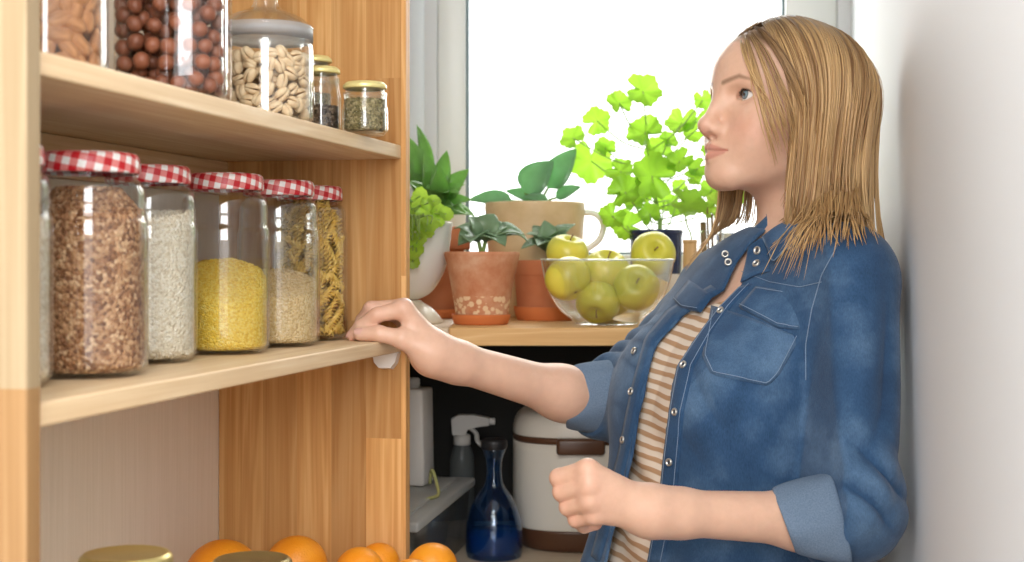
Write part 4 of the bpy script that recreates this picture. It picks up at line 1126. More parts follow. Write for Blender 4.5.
# eyes
eye_m = Mat('eye', .08, (.8, .8, .8), .6)
_s = eye_m.new('ShaderNodeTexCoord'); _z = eye_m.new('ShaderNodeSeparateXYZ', {'Vector': _s.outputs['Object']})
_r = eye_m.math('SQRT', eye_m.math('ADD', eye_m.math('POWER', _z.outputs[0], 2.0), eye_m.math('POWER', _z.outputs[1], 2.0)))
eye_m.color(eye_m.ramp(eye_m.math('MULTIPLY', _r, 100), [(0, (.004, .004, .005)), (.20, (.004, .004, .005)), (.24, (.14, .20, .24)), (.46, (.18, .25, .28)), (.54, (.05, .06, .07)), (.62, (.74, .70, .67))]))
gaze = Vector((HM.T @ np.array((.10, 1, .12))).tolist()).normalized()
for s in (1, -1):
    v, f = lathe([(.0005, .0139)] + [(.0131 * math.sin(R(a)), .0131 * math.cos(R(a)) + (.0008 * max(0, 1 - (a / 30) ** 2))) for a in range(4, 178, 4)] + [(.0003, -.0128)], 32)
    o = mesh_obj('eye', v, f, eye_m, woman); o.location = hl(s * EYE_C[0], EYE_C[1], EYE_C[2]).tolist(); o.rotation_euler = gaze.to_track_quat('Z', 'Y').to_euler()
lash_m = Mat('lashes', .6, (.05, .03, .022)); mb = MB(); 
for s in (1, -1):
    for i in range(26):
        t = -1 + 2 * i / 25; dx = t * .0156; zz = .0066 * max(1 - t * t, 0) ** .8 + .0006 * t
        yy = math.sqrt(max(.0146 ** 2 - dx * dx - zz * zz, 1e-6))
        a = np.array((EYE_C[0] + dx, EYE_C[1] + yy, EYE_C[2] + zz)); b = a + np.array((dx * .22 + .0008, .0042, .0022)); m = (a + b) / 2 + np.array((0, .0006, -.0006))
        pts = [hl(s * k[0], k[1], k[2]).tolist() for k in (a, m, b)]; mb.add(*tube(pts, [.00045, .00035, .0001], 4))
mb.build('eyelashes', lash_m, woman)
# finger nails
nail_m = Mat('nail', .25, (.70, .42, .35), .5)
mb = MB()
def nail(a, b, toward, r, w=.0052, L=.0105):
    a = Vector(a.tolist()); b = Vector(b.tolist()); t = (b - a).normalized(); n = (Vector(toward) - t * Vector(toward).dot(t)).normalized(); s = t.cross(n)
    v = []; f = []
    for i in range(6):
        for j in range(7):
            u = -1 + 2 * j / 6; q = i / 5; ww = w * (1 - .25 * q ** 3); c = b + t * (L * (q - .45)) + s * (ww * u * (1 if 0 < i < 5 else .75))
            v.append(c + n * (math.sqrt(max(r * r - (ww * u) ** 2, 1e-8)) + .0004 - .0012 * q * q))
    for i in range(5):
        for j in range(6): f.append((i * 7 + j, i * 7 + j + 1, i * 7 + j + 8, i * 7 + j + 7))
    mb.add(v, f)
nail(FT[0][2], FT[0][3], (0, -.75, .65), .0080); nail(FF[0][0][2], FF[0][0][3], (-.4, -.6, .7), .0070, .0045, .009)
mb.build('finger_nails', nail_m, woman)

# ------------------------------------------------------------------ clothes
def trace(sdf, px, py, d0=1.15, it=90):
    """point where the sight line through a pixel of the photograph meets a surface, and the surface normal there"""
    px = np.atleast_1d(np.asarray(px, float)); py = np.atleast_1d(np.asarray(py, float))
    o = np.array((0, 0, EYE)); dr = np.stack([(px - 512) / FPX, np.ones_like(px), -(py - HOR) / FPX], 1); dn = dr / np.linalg.norm(dr, axis=1)[:, None]
    p = o + dr * d0
    for _ in range(it): p = p + dn * np.clip(sdf(p.astype(f32)), -.05, .05)[:, None] * .8
    e = .0015; n = np.stack([sdf((p + np.eye(3)[k] * e).astype(f32)) - sdf((p - np.eye(3)[k] * e).astype(f32)) for k in range(3)], 1)
    return p, n / (np.linalg.norm(n, axis=1)[:, None] + 1e-9)

OFFZ = np.array([-.75, -.45, -.30, -.18, -.08, .05]); OFFV = np.array([.040, .032, .026, .017, .013, .011])
UP = V3(0, 0, 1)
AN = (W_N - E_N) / np.linalg.norm(W_N - E_N); AF = (W_F - E_F) / np.linalg.norm(W_F - E_F)
UN = (E_N - S_N) / np.linalg.norm(E_N - S_N); UF = (E_F - S_F) / np.linalg.norm(E_F - S_F)
def folds_near(p):
    """creases of the near sleeve: rings bunched at the elbow, long drags from the shoulder"""
    q = p - E_N; t = q @ UN; s = q @ AN; w = p + .010 * np.stack([wob(p, 30, 1), wob(p, 30, 2), wob(p, 30, 3)], 1)
    a = np.exp(-((t + .030) / .045) ** 2) * (.35 + .65 * np.exp(-((s - .030) / .032) ** 2))
    ring = np.abs(np.sin((w - E_N) @ (UN * 70 + AN * 50) + 3.5 * wob(p, 14, 4))) ** .7
    d = .0115 * a * (ring - .6)
    drag = np.abs(np.sin((w - S_N) @ (AN * 48 - UN * 10) + 2 * wob(p, 9, 5)))
    return d + .0065 * np.exp(-((t + .15) / .09) ** 2) * (drag - .6)
def folds_far(p):
    q = p - E_F; t = q @ UF; w = p + .010 * np.stack([wob(p, 30, 6), wob(p, 30, 7), wob(p, 30, 8)], 1)
    ring = np.abs(np.sin((w - E_F) @ (UF * 90 + AF * 50) + 3 * wob(p, 15, 9))) ** .7
    return .0085 * np.exp(-((t + .05) / .09) ** 2) * (ring - .6)
def shirt_parts(p):
    q = local(p, TO, TM); off = np.interp(q[:, 2], OFFZ, OFFV)
    b = torso_sdf(p, .0, q) - off.astype(f32)
    fl = np.sin(q[:, 0] * 62 + 1.5 * wob(q, 10, 11)) * np.clip((-.16 - q[:, 2]) / .25, 0, 1) * .0050 + .0035 * (np.abs(np.sin(q @ V3(38, 10, 46) + 2 * wob(q, 12, 12))) - .6) * np.exp(-((q[:, 0] - .10) / .06) ** 2 - ((q[:, 2] + .15) / .09) ** 2)
    b = b - fl.astype(f32)
    # shoulder yoke
    b = smin(b, cone(p, NECK1 + V3(0, 0, -.012), tl(.115, -.012, .004), .052, .050), .04); b = smin(b, cone(p, NECK1 + V3(0, 0, -.012), tl(-.100, -.012, -.014), .048, .045), .035)
    EN2 = E_N + V3(-.024, -.004, .022)
    n = cone(p, S_N + V3(-.004, 0, .004), EN2, .0585, .0580); n = smin(n, cone(p, EN2, E_N + V3(-.012, 0, .012), .056, .048), .03)
    n = smin(n, cone(p, E_N + V3(-.018, 0, .010), E_N + AN * .052, .048, .047), .022)
    n = n - folds_near(p).astype(f32); n = smax(n, ((p - (E_N + AN * .058)) @ AN).astype(f32), .004)
    EF2 = E_F + V3(.010, 0, .012)
    a = cone(p, S_F + V3(.0, 0, .004), EF2, .052, .054); a = smin(a, cone(p, EF2, E_F + AF * .03, .050, .043), .025)
    a = a - folds_far(p).astype(f32); a = smax(a, ((p - (E_F + AF * .035)) @ AF).astype(f32), .004)
    return b, n, a
def near_k(p): return np.interp((p - S_N) @ UN, [.0, .07, .13], [.045, .022, .006]).astype(f32)
def shirt_solid(p):
    b, n, a = shirt_parts(p); return smin(smin(b, n, near_k(p)), a, .022)
def trunk_solid(p): return shirt_parts(p)[0]

# the open front: both edges as seen in the photograph, carried onto the chest
ny = np.array([262, 287, 310, 329, 367, 412, 458, 490, 554, 600]); nx = np.array([752, 738, 716, 701, 676, 668, 662, 659, 647, 638])
fy = np.array([262, 290, 316, 341, 393, 458, 535, 590]); fx = np.array([735, 722, 680, 657, 643, 630, 610, 598])
pn, _ = trace(trunk_solid, nx, ny); pf, _ = trace(trunk_solid, fx, fy)
ln = local(pn.astype(f32), TO, TM); lf = local(pf.astype(f32), TO, TM)
_on = np.argsort(ln[:, 2]); _of = np.argsort(lf[:, 2])
def open_front(p):
    q = local(p, TO, TM); z = q[:, 2]
    xn = np.interp(z, ln[_on, 2], ln[_on, 0]); xf = np.interp(z, lf[_of, 2], lf[_of, 0])
    xf = np.minimum(xf, xn - .004)
    return np.maximum(np.maximum(q[:, 0] - xn, xf - q[:, 0]), .02 - q[:, 1]).astype(f32)
def neck_hole(p): return cone(p, NECK1 + V3(.01, .0, -.06), NECK0, .0640, .0600)
def shirt_sdf(p):
    b, n, a = shirt_parts(p)
    d = smin(smin(b, n, near_k(p)), a, .022)
    d = smax(d, -(b + .0050), .002)
    d = smax(d, -open_front(p), .003)
    d = smax(d, -neck_hole(p), .003)
    return d.astype(f32)

denim = Mat('denim', .85, (.03, .10, .25), .15)
_o = denim.coord()
_n1 = denim.noise(_o, 7, 5, .6); _n2 = denim.noise(denim.coord(scale=(1, 1, .25)), 900, 2, .6); _n3 = denim.noise(_o, 42, 4, .65)
_wr = denim.new('ShaderNodeAttribute', attribute_name='wear')
_c = denim.ramp(denim.math('ADD', denim.math('MULTIPLY_ADD', _wr.outputs['Fac'], 17.0, denim.math('MULTIPLY_ADD', _n1, .55, .16)), denim.math('MULTIPLY', _n3, .15)), [(.33, (.013, .037, .090)), (.5, (.030, .076, .160)), (.66, (.105, .185, .305))])
denim.color(denim.mix(.42, _c, denim.ramp(_n2, [(.3, (.55, .58, .62)), (.7, (1.45, 1.42, 1.38))]), 'MULTIPLY'))
denim.b.inputs['Sheen Weight'].default_value = .15
denim.bump(_n2, .35, .0012)
denim_in = Mat('denim_inside', .85, (.15, .25, .40), .15)
_n2 = denim_in.noise(denim_in.coord(), 700, 2); denim_in.color(denim_in.ramp(_n2, [(.3, (.115, .17, .25)), (.7, (.165, .225, .315))])); denim_in.bump(_n2, .3, .001)
thread_m = Mat('pale_stitching', .8, (.20, .28, .40))

sv, sf = surface_net(shirt_sdf, (.06, 1.36, EYE - .66), (.50, 2.06, EYE + .10), .002)
sv = relax(sv, sf, 2, .45)
shirt = mesh_obj('denim_shirt', sv, sf, denim, woman)
_p32 = sv.astype(f32); wear = folds_near(_p32) * (np.linalg.norm(_p32 - E_N, axis=1) < .24) + folds_far(_p32) * (np.linalg.norm(_p32 - E_F, axis=1) < .2)
_ql = local(_p32, TO, TM); wear += .0035 * np.exp(-((_ql[:, 0] - .075) / .05) ** 2 - ((_ql[:, 2] + .14) / .12) ** 2) + .002 * np.exp(-((_ql[:, 0] - .02) / .05) ** 2 - ((_ql[:, 2] + .36) / .12) ** 2)
at = shirt.data.attributes.new('wear', 'FLOAT', 'POINT'); at.data.foreach_set('value', wear.astype(f32))

# striped top
tee_m = Mat('striped_jersey', .85, (.7, .6, .5), .15)
_tc = tee_m.new('ShaderNodeTexCoord'); _at = tee_m.new('ShaderNodeAttribute', attribute_name='height')
_w = tee_m.math('ADD', tee_m.math('MULTIPLY', _at.outputs['Fac'], 1 / .0125), tee_m.math('MULTIPLY', tee_m.noise(_tc.outputs['Object'], 14, 2), .8))
_f = tee_m.math('FRACT', _w)
tee_m.color(tee_m.ramp(_f, [(0, (.74, .64, .54)), (.46, (.72, .62, .52)), (.56, (.44, .27, .155)), (.92, (.47, .29, .17)), (1, (.74, .64, .54))]))
tee_m.bump(tee_m.noise(_tc.outputs['Object'], 1200, 2), .2, .0008)
def tee_sdf(p):
    q = local(p, TO, TM)
    d = torso_sdf(p, .0, q) - .006 - (.0035 * np.sin(q[:, 2] * 70 + q[:, 0] * 55 + 2 * wob(q, 14, 21)) * np.clip((-.16 - q[:, 2]) / .1, 0, 1)).astype(f32)
    return smax(d, (q[:, 2] + .034 + .022 * np.exp(-(q[:, 0] / .055) ** 2) * (q[:, 1] > 0)).astype(f32), .004)
tv, tf_ = surface_net(tee_sdf, (.02, 1.45, EYE - .66), (.52, 2.05, EYE + .05), .003)
tv = relax(tv, tf_, 2, .5)
tee = mesh_obj('striped_top', tv, tf_, tee_m, woman)
qh = local(tv.astype(f32), TO, TM); ha = tee.data.attributes.new('height', 'FLOAT', 'POINT'); ha.data.foreach_set('value', (qh[:, 2] + 3.0 + .10 * qh[:, 0]).astype(f32))

# --- pieces sewn on to the shirt
def patch(mb, corners, nu=14, nv=14, lift=.0028, sdf=trunk_solid, edge=None, sag=0.0):
    """cloth lying on the shirt: quad given by four corners or four edge polylines (top, right, bottom, left)"""
    def pl(pts, t):
        pts = np.array(pts, float); L = np.r_[0, np.cumsum(np.linalg.norm(np.diff(pts, axis=0), axis=1))]; x = t * L[-1]
        return np.stack([np.interp(x, L, pts[:, 0]), np.interp(x, L, pts[:, 1])], -1)
    top, bot = corners; u = np.linspace(0, 1, nu); A = pl(top, u); Bt = pl(bot, u); w = np.linspace(0, 1, nv)
    g = A[None] * (1 - w)[:, None, None] + Bt[None] * w[:, None, None]; g = g.reshape(-1, 2)
    p, n = trace(sdf, g[:, 0], g[:, 1])
    rim = np.ones((nv, nu)); rim[0] = rim[-1] = 0; rim[:, 0] = rim[:, -1] = 0
    hi = p + n * (lift + .0006 * rim.ravel()[:, None] + sag * np.repeat(w, nu)[:, None]); lo = p - n * .0015
    N = nu * nv; f = []
    for j in range(nv - 1):
        for i in range(nu - 1):
            a = j * nu + i; f.append((a, a + nu, a + nu + 1, a + 1))
    rimi = [i for i in range(nu)] + [j * nu + nu - 1 for j in range(1, nv)] + [(nv - 1) * nu + i for i in range(nu - 2, -1, -1)] + [j * nu for j in range(nv - 2, 0, -1)]
    for a, b in zip(rimi, rimi[1:] + rimi[:1]): f.append((a, b, N + b, N + a))
    mb.add(np.concatenate([hi, lo]), f); return mb
def seam(mb, pts, r=.00045, lift=.0008, sdf=trunk_solid, n=40):
    pts = np.array(pts, float); L = np.r_[0, np.cumsum(np.linalg.norm(np.diff(pts, axis=0), axis=1))]; x = np.linspace(0, L[-1], n)
    p, nn = trace(sdf, np.interp(x, L, pts[:, 0]), np.interp(x, L, pts[:, 1])); mb.add(*tube((p + nn * lift).tolist(), r, 5))
st = MB()
def worn(o, amount):
    at = o.data.attributes.new('wear', 'FLOAT', 'POINT'); at.data.foreach_set('value', [amount] * len(o.data.vertices))
# placket bands along both edges
pb = MB()
band_in = [(752, 285), (733, 305), (714, 331), (694, 367), (684, 412), (680, 458), (676, 500), (664, 562)]
band_out = [(739.5, 288), (718, 310), (703, 330), (678, 367), (670, 412), (664, 458), (660, 495), (648, 562)]
patch(pb, (band_out, band_in), 60, 5, .0024); pb.build('placket', denim, shirt)
seam(st, [(x + 2.2, y) for x, y in band_out], lift=.0036); seam(st, [(x - 2, y) for x, y in band_in], lift=.0036)
pb = MB(); fo = [(720, 292), (678, 317), (655, 342), (641, 393), (628, 458), (608, 535), (600, 562)]; fi_ = [(712, 286), (668, 311), (646, 338), (632, 390), (619, 455), (599, 530), (592, 556)]
patch(pb, (fo, fi_), 50, 4, .0024); pb.build('placket', denim, shirt)
# near chest pocket and flap
pk = MB(); patch(pk, ([(712, 306), (750, 318), (800, 338)], [(703, 356), (712, 375), (768, 386), (779, 374)]), 16, 16, .0018)
pocket = pk.build('chest_pocket', denim, shirt); worn(pocket, .0035)
pk = MB(); patch(pk, ([(757, 288), (782, 291), (808, 296)], [(741, 309), (778, 328), (800, 330)]), 16, 8, .0036, sag=.0025); worn(pk.build('pocket_flap', denim, pocket), .0015)
seam(st, [(742, 307), (778, 325.5), (799, 327.5)], lift=.0068); seam(st, [(757.5, 290), (782, 293), (807, 298)], lift=.0048)
seam(st, [(714, 312), (706, 355), (714, 372.5), (767, 383.5), (777, 373), (797, 336)], lift=.0030)
pk = MB(); patch(pk, ([(690, 281), (701, 288), (712, 296)], [(676, 301), (683, 309), (700, 312)]), 8, 7, .0030, sag=.002); pk.build('pocket_flap', denim, shirt)
seam(st, [(677, 300), (684, 307.5), (700, 310.5)], lift=.0056)
# yoke and armhole seams
seam(st, [(742, 272), (770, 282), (800, 287), (822, 282)], sdf=shirt_solid); seam(st, [(838, 245), (822, 275), (812, 310), (806, 345), (806, 380)], sdf=shirt_solid, r=.0006)
st.build('stitching', thread_m, shirt)

# cuffs rolled inside out
def cuff(name, c0, c1, n0, n1, r0, r1, seed, parent):
    """hollow band between two tilted rings"""
    c0, c1 = Vector(c0), Vector(c1); v = []; f = []; N = 56; prof = []
    steps = [(.0, 1.00), (.0, 1.06), (.06, 1.10), (.35, 1.10), (.7, 1.07), (.95, 1.06), (1.0, 1.02), (1.0, .92)]
    for t, k in steps:
        c = c0.lerp(c1, t); n = Vector(n0).lerp(Vector(n1), t).normalized(); e1 = n.cross(Vector((0, -1, 0))).normalized(); e2 = n.cross(e1)
        r = (r0 + (r1 - r0) * t) * k
        for i in range(N):
            a = 2 * math.pi * i / N; w = 1 + .035 * math.sin(3 * a + seed + 2 * t) + .02 * math.sin(7 * a + seed * 2 - 3 * t)
            v.append(c + (e1 * math.cos(a) + e2 * math.sin(a)) * r * w)
    M = len(steps)
    for j in range(M - 1):
        for i in range(N): f.append((j * N + i, j * N + (i + 1) % N, (j + 1) * N + (i + 1) % N, (j + 1) * N + i))
    inner = len(v)
    for c, n, r in ((c1, n1, r1), (c0, n0, r0)):
        n = Vector(n).normalized(); e1 = n.cross(Vector((0, -1, 0))).normalized(); e2 = n.cross(e1)
        for i in range(N): a = 2 * math.pi * i / N; v.append(c + (e1 * math.cos(a) + e2 * math.sin(a)) * r * .90)
    ch = [(M - 1) * N, inner, inner + N, 0]
    for a, b in zip(ch, ch[1:]):
        for i in range(N): f.append((a + i, a + (i + 1) % N, b + (i + 1) % N, b + i))
    o = mesh_obj(name, v, f, denim_in, parent); m = o.modifiers.new('s', 'SUBSURF'); m.levels = m.render_levels = 1; return o
A0 = P(784, 522, 1.510); A1 = P(841, 520, 1.530)
cuff('sleeve_cuff', A0, A1, (-.92, .1, -.34), (-.95, .1, -.20), .0335, .0500, .5, shirt)
B0 = P(570, 397, 1.822); B1 = P(619, 396, 1.838)
cuff('sleeve_cuff', B0, B1, (-1, .1, .12), (-1, .1, .15), .0375, .0470, 2.0, shirt)

# collar: stand and two leaves laid open
cm = MB()
def sheet(mb, rows, th=.0022, sub=4):
    """cloth through a net of points, given thickness"""
    rows = [spline(r, sub) for r in rows]; cols = list(zip(*rows)); cols = [spline(c, sub) for c in cols]; g = np.array([[tuple(p) for p in c] for c in cols])
    U, W, _ = g.shape; du = np.gradient(g, axis=0); dv = np.gradient(g, axis=1); n = np.cross(du, dv); n /= np.linalg.norm(n, axis=2)[..., None] + 1e-9
    a = (g + n * th / 2).reshape(-1, 3); b = (g - n * th / 2).reshape(-1, 3); N = U * W; f = []
    for i in range(U - 1):
        for j in range(W - 1):
            k = i * W + j; f.append((k, k + 1, k + W + 1, k + W)); f.append((N + k + W, N + k + W + 1, N + k + 1, N + k))
    rim = [j for j in range(W)] + [i * W + W - 1 for i in range(1, U)] + [(U - 1) * W + j for j in range(W - 2, -1, -1)] + [i * W for i in range(U - 2, 0, -1)]
    for p, q in zip(rim, rim[1:] + rim[:1]): f.append((q, p, N + p, N + q))
    mb.add(np.concatenate([a, b]), f)
def on_shirt(px, py, lift=.004, sdf=trunk_solid):
    p, n = trace(sdf, px, py); return Vector((p[0] + n[0] * lift).tolist())
# near leaf: folds over from the neck on to the shoulder
sheet(cm, [[P(763, 238, 1.682), P(780, 229, 1.686), P(800, 221, 1.698), P(822, 216, 1.720)],
           [on_shirt(769, 247, .015), on_shirt(784, 238, .018), on_shirt(804, 228, .014), P(830, 222, 1.712)],
           [on_shirt(774, 257, .013), on_shirt(788, 247, .016), on_shirt(809, 239, .010), P(836, 230, 1.702)],
           [on_shirt(778.5, 266, .009), on_shirt(792, 256, .011), on_shirt(813, 248, .006), P(840, 238, 1.694)]])
# near stand with its two snaps, dropping to the placket
sheet(cm, [[P(764, 237, 1.676), P(757, 240, 1.680), P(748, 247, 1.690)], [on_shirt(770, 256, .002), on_shirt(758, 256, .003), P(746, 262, 1.690)], [on_shirt(772, 272, .002), on_shirt(757, 276, .0025), on_shirt(742, 284, .003)]])
# back of the collar and the far leaf
sheet(cm, [[P(767, 214, 1.735), P(775, 208, 1.790), P(800, 205, 1.835), P(840, 208, 1.825)], [P(769, 236, 1.730), P(780, 232, 1.785), P(800, 230, 1.835), P(845, 235, 1.825)]])
sheet(cm, [[P(767, 216, 1.735), P(756, 226, 1.745), P(740, 238, 1.755), P(723, 254, 1.765)], [P(769, 238, 1.730), P(757, 247, 1.738), P(742, 262, 1.745), P(728, 276, 1.750)],
           ])
collar = cm.build('collar', denim, shirt)
em = MB(); em.add(*tube(spline([P(763, 238, 1.6805), on_shirt(769, 247, .0165), on_shirt(774, 257, .0125), on_shirt(778.5, 266, .0105), on_shirt(792, 256, .0125), on_shirt(813, 248, .0075)], 5), .0009, 6))
em.build('collar_edge', denim_in, collar)

# snaps
snap_m = Mat('snap_metal', .3, (.62, .60, .56), Metallic=.85); snap_d = Mat('snap_recess', .5, (.05, .06, .08))
def snap(p, n, r=.0052):
    v, f = lathe([(.0005, .0010), (r * .30, .0011), (r * .34, .0005), (r * .55, .0005), (r * .62, .0016), (r * .8, .0020), (r, .0012), (r * 1.02, -.001)], 20)
    o = mesh_obj('snap_button', v, f, mats=[snap_m, snap_d], fmat=[1 if math.hypot(*v[q[0]][:2]) < r * .5 else 0 for q in f], parent=shirt)
    o.location = p; o.rotation_euler = Vector(n).to_track_quat('Z', 'Y').to_euler()
for x, y, l in ((757.5, 250.5, 0), (756.5, 263.5, 0)):
    dv = (P(x, y, 1) - Vector((0, 0, EYE))).normalized()
    hit, loc, nor, _ = collar.ray_cast(Vector((0, 0, EYE)), dv); nor = nor if nor.dot(dv) < 0 else -nor
    snap(loc + nor * .0004 if hit else P(x, y, 1.66), nor if hit else (-.3, -.9, .25))
for x, y in ((727, 256), (730, 264)):
    p, n = trace(trunk_solid, x, y); snap((p[0] + n[0] * .0035).tolist(), (-.2, -.93, .3), .0046)
for x, y in ((722, 312), (685, 366), (677, 412), (671, 462), (668, 510), (636, 352), (633, 392), (625, 440)):
    p, n = trace(trunk_solid, x, y); snap((p[0] + n[0] * (.0034)).tolist(), n[0].tolist(), .0046)

# trousers and shoes, below the frame
trs = Mat('dark_trousers', .85, (.03, .035, .05)); shoe_m = Mat('dark_shoes', .5, (.03, .03, .03))
def leg_sdf(p):
    hip = tl(0, 0, -.62); d = ell(p, hip, (.165, .165, .15))
    for s in (1, -1):
        h = tl(s * .085, 0, -.66); k = V3(h[0] - .03, h[1], .48); a = V3(h[0] + .02, h[1] - .02 * s, .07)
        d = smin(d, smin(cone(p, h, k, .092, .066), cone(p, k, a, .066, .052), .03), .05)
    return smax(d, -(p[:, 2] - .045), .004)
lv, lf_ = surface_net(leg_sdf, (-.05, 1.42, .0), (.50, 2.06, .86), .008)
lv[:, 0] -= np.clip(lv[:, 0] - .43, 0, None)
mesh_obj('trousers', lv, lf_, trs, woman)
for s in (1, -1):
    h = tl(s * .085, 0, -.66); fx_, fy_ = TM[1][0], TM[1][1]; v, f = ico(3, 1); a = Vector((h[0] + .02, h[1] - .02 * s, .0)); fd = Vector((fx_, fy_, 0)).normalized(); sd = Vector((-fd.y, fd.x, 0))
    mesh_obj('shoe', [a + fd * (.055 + y * .125) + sd * (x * .046 * (1 - .15 * y)) + Vector((0, 0, max(0, .036 + z * .036 * (1 - .35 * y)))) for x, y, z in v], f, shoe_m, woman)

# ------------------------------------------------------------------ hair
hair_m = Mat('blonde_hair', .38, (.4, .25, .12), .45)
_a = hair_m.new('ShaderNodeAttribute', attribute_name='tone'); hair_m.color(_a.outputs['Color'])
hair_m.b.inputs['Anisotropic'].default_value = .5
HC = np.array((0, -.012, .014)); HR = np.array((.0815, .1075, .0955))
def hair_path(phi, s0, end_z, rad, flare, k=18):
    """strand in head coordinates: from the parting over the head at azimuth phi (0 front, 90 her left, 180 back), then down"""
    sg = 1 if math.sin(phi) >= 0 else -1
    c = math.cos(phi); y0 = (1.35 if c > 0 else .62) * c + s0
    d0 = np.array((sg * .06, y0, 1.0)); d0 /= np.linalg.norm(d0)
    d1 = np.array((math.sin(phi), c, -.10)); d1 /= np.linalg.norm(d1)
    om = math.acos(max(-1, min(1, float(d0 @ d1)))); pts = []
    m = k // 2
    for i in range(m + 1):
        t = i / m; d = (math.sin((1 - t) * om) * d0 + math.sin(t * om) * d1) / math.sin(om)
        # sweep the strands that start at the forehead backwards as they come down
        lift = 1 + rad * min(1, .35 + t)
        pts.append(HC + d * HR * lift)
    last = pts[-1]
    for i in range(1, k - m + 1):
        t = i / (k - m); z = last[2] + (end_z - last[2]) * t
        tuck = 1 - .16 * math.sin(min(1, t * 1.3) * math.pi / 2) + flare * t * t
        pts.append(np.array((HC[0] + (last[0] - HC[0]) * tuck, HC[1] + (last[1] - HC[1]) * (tuck + .04 * t), z)))
    pts = np.array(pts)
    for _ in range(4): pts[1:-1] = .5 * pts[1:-1] + .25 * (pts[:-2] + pts[2:])
    return pts
def clear_of_shirt(w):
    """push strands out of the shoulder and off the wall"""
    for _ in range(4):
        d = shirt_solid(w.astype(f32)); m = d < .012
        if not m.any(): break
        e = .004; g = np.stack([shirt_solid((w + np.eye(3)[k] * e).astype(f32)) - shirt_solid((w - np.eye(3)[k] * e).astype(f32)) for k in range(3)], 1)
        g /= np.linalg.norm(g, axis=1)[:, None] + 1e-9; w = w + g * np.clip(.0125 - d, 0, .03)[:, None] * m[:, None]
    lim = .4735 + (w[:, 1] - 1.75) * .1744 - .004
    w[:, 0] = np.minimum(w[:, 0], lim); return w
rng = random.Random(42)
paths = []; spec = []
def add(phi_deg, n, z0, z1, rad=(0, .10), w=.0015, flare=(-.02, .10), s=.05, light=0, kink=.0016, clump=14):
    k = 0
    while k < n:                                     # locks: strands that share a course and a shade
        cp, cr, cz, cf, cs, ct = rng.uniform(*phi_deg), rng.uniform(*rad), rng.uniform(z0, z1), rng.uniform(*flare), rng.uniform(-s, s), min(1, max(0, rng.gauss(.42, .30))) + light
        a, b, c = rng.uniform(0, 6), rng.uniform(0, 6), rng.uniform(.5, 1.5)
        for _ in range(rng.randint(max(1, clump // 2), clump)):
            p = hair_path(R(cp + rng.uniform(-3.2, 3.2)), cs + rng.uniform(-.015, .015), cz + rng.uniform(-.012, .012), max(0, cr + rng.uniform(-.014, .014)), cf + rng.uniform(-.02, .02))
            t = np.linspace(0, 1, len(p)); a2, b2 = a + rng.uniform(-.5, .5), b + rng.uniform(-.5, .5)
            p = p + kink * c * (t[:, None] ** .7) * np.stack([np.sin(t * 7 + a2), np.sin(t * 6 + b2), 0 * t], 1)
            paths.append(p); spec.append((w * rng.uniform(.6, 1.3), min(1.2, max(0, ct + rng.gauss(0, .10))))); k += 1
add((67, 76), 130, -.165, -.135, (.0, .075))
add((75, 100), 500, -.200, -.130, (.0, .085))
add((100, 150), 560, -.215, -.155, (.0, .085))
add((98, 150), 170, -.250, -.215, (.02, .09), .0012, (.22, .50), .05, .12, .003)
add((150, 215), 500, -.200, -.140, (.0, .07))
add((215, 260), 220, -.20, -.150, (.0, .07))
add((260, 306), 130, -.215, -.150, (.0, .05), .0012)
add((300, 324), 60, -.06, .0, (.0, .03), .0012, (-.1, .0), .03)
add((66, 72), 40, -.140, -.10, (.01, .06), .0010, (-.05, .05), .04, .1, .003, 8)
add((100, 125), 60, -.235, -.205, (.02, .09), .0011, (.05, .30), .05, .2)
add((285, 312), 60, -.235, -.150, (.0, .05), .0009, (-.05, .05), .05, .15)
add((66, 300), 110, -.19, -.05, (.085, .115), .0005, (.0, .12), .05, .25, .004, 2)      # fly-away strands
K = len(paths[0]); allp = np.array(paths).reshape(-1, 3)
wp = (HO + allp.astype(f32) @ HM).astype(np.float64); wp = clear_of_shirt(wp).reshape(len(paths), K, 3)
for _ in range(3): wp[:, 1:-1] = .5 * wp[:, 1:-1] + .25 * (wp[:, :-2] + wp[:, 2:])
wp = clear_of_shirt(wp.reshape(-1, 3)).reshape(len(paths), K, 3)
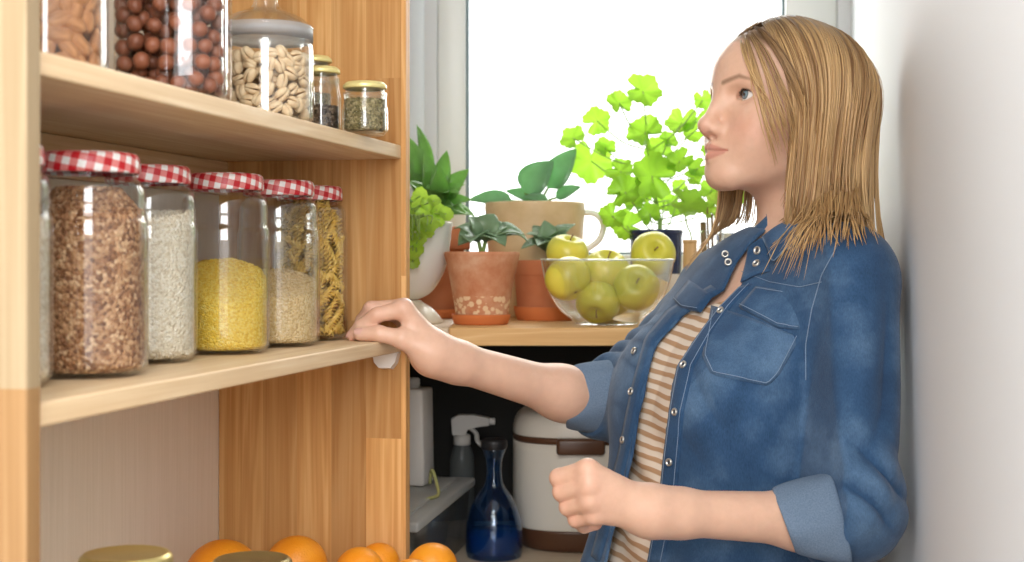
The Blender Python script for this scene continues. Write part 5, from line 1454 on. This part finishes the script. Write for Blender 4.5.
# thin locks falling from the parting across the temple and cheek
extra = []
for lock, cnt, lift, tn in (([(747, 41), (751, 58), (757, 84), (763, 110), (769, 136), (773, 158)], 13, .0040, .8), ([(750, 38), (758, 56), (766, 82), (771, 107), (774, 128), (778, 148)], 13, .005, .6),
                           ([(753, 37), (767, 56), (778, 84), (785, 112), (789, 140), (790, 172), (786, 200)], 9, .006, .5), ([(758, 34), (776, 54), (791, 86), (799, 117), (800, 147), (795, 180), (791, 210)], 24, .007, .35), ([(744, 44), (747, 58), (752, 76), (758, 94), (766, 110)], 5, .003, .85)):
    pts = np.array([tuple(v) for v in spline([(a, b, 0) for a, b in lock], 5)])[:, :2]
    t = np.linspace(0, 1, K); L = np.linspace(0, 1, len(pts)); bx, by = np.interp(t, L, pts[:, 0]), np.interp(t, L, pts[:, 1])
    for i in range(cnt):
        sp = rng.gauss(0, 1); g0 = rng.uniform(.75, 1.06)
        x = bx + sp * (1.2 + 2.3 * t) + 1.0 * np.sin(t * 5 + rng.uniform(0, 6)); y = by[0] + (by - by[0]) * g0 + sp * .6
        p, n = trace(lambda q: smin(within(q, hl(0, 0, 0), .16, head_sdf), cone(q, NECK0, NECK1, .0505, .0560), .026), x, y)
        p = p + n * (lift + rng.uniform(0, .004) + .006 * t[:, None] ** 2)
        for _ in range(3): p[1:-1] = .5 * p[1:-1] + .25 * (p[:-2] + p[2:])
        extra.append(p); spec.append((.00085 * rng.uniform(.6, 1.2), min(1.2, max(0, tn + rng.gauss(0, .12)))))
# ends lying over the collar and the shoulder
drape = []
for i in range(170):
    wisp = i >= 135
    x = rng.uniform(802, 860) if not wisp else rng.uniform(812, 838); u = (x - 792) / 92
    dx = -14 + 26 * u + rng.gauss(0, 8) if not wisp else rng.uniform(-44, -18); ye = (230 + 12 * math.sin(u * 3.1) + rng.gauss(0, 10)) if not wisp else rng.uniform(248, 284)
    drape.append((wisp, x, u, dx, ye, 1.662 + .045 * max(0, u - .45) + .02 * max(0, .25 - u)))
sx = np.array([[x + dx * k for k in (.55, .8, 1)] for w_, x, u, dx, ye, dh in drape]); sy = np.array([[ye - (ye - 212) * .5, ye - (ye - 212) * .22, ye] for w_, x, u, dx, ye, dh in drape])
sp_, sn_ = trace(shirt_solid, sx.ravel(), sy.ravel(), 1.45, 45); sp_ = sp_.reshape(-1, 3, 3); sn_ = sn_.reshape(-1, 3, 3)
for (wisp, x, u, dx, ye, dh), s_, n_s in zip(drape, sp_, sn_):
    s_ = s_ + n_s * (rng.uniform(.004, .012) if not wisp else rng.uniform(.010, .014))
    pts = spline([P(x + 3, 172, dh + .060), P(x, 193, dh + rng.uniform(.010, .028)), Vector(np.array(P(x + dx * .2, 208, dh + .004)) * .6 + s_[0] * .4)] + [Vector(q) for q in s_], 5)
    t = np.linspace(0, 1, K); L = np.linspace(0, 1, len(pts)); a_ = np.array([tuple(q) for q in pts])
    p = np.stack([np.interp(t, L, a_[:, k]) for k in range(3)], 1); p[:, 0] = np.minimum(p[:, 0], .4735 + (p[:, 1] - 1.75) * .1744 - .003)
    extra.append(p); spec.append(((.0009 if not wisp else .0005) * rng.uniform(.6, 1.2), min(1.2, max(0, .42 + .35 * wisp + rng.gauss(0, .25))), 1))
wp = np.concatenate([wp, np.array(extra)])
mb_v = []; mb_f = []; tone = []
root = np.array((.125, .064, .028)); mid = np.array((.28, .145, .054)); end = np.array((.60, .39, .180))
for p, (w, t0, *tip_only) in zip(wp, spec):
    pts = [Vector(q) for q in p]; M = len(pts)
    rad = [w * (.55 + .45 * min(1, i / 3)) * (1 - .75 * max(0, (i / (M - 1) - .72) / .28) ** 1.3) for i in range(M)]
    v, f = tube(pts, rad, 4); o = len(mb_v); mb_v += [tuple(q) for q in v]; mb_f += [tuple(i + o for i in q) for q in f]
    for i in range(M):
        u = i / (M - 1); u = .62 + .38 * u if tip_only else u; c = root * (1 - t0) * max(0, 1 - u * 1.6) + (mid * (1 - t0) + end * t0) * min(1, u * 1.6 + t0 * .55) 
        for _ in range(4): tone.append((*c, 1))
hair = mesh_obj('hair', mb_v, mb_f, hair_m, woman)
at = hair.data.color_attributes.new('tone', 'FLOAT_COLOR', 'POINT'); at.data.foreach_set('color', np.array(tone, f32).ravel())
# closed under-layer so the scalp does not show
uv_, uf_, ut = [], [], []
cols = []
for i in range(65):
    ph = R(70 + (252 - 70) * i / 64); cols.append(hair_path(ph, 0, -.145, -.012, .0))
g = np.array(cols); n_, k_ = g.shape[:2]
gw = (HO + g.reshape(-1, 3).astype(f32) @ HM); gw = clear_of_shirt(gw.astype(np.float64))
uf_ = [(i * k_ + j, i * k_ + j + 1, (i + 1) * k_ + j + 1, (i + 1) * k_ + j) for i in range(n_ - 1) for j in range(k_ - 1)]
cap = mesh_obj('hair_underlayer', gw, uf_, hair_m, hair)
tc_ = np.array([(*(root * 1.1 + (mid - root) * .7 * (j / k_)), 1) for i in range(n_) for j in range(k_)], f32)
at = cap.data.color_attributes.new('tone', 'FLOAT_COLOR', 'POINT'); at.data.foreach_set('color', tc_.ravel())
m = cap.modifiers.new('thickness', 'SOLIDIFY'); m.thickness = .004; m.offset = 0
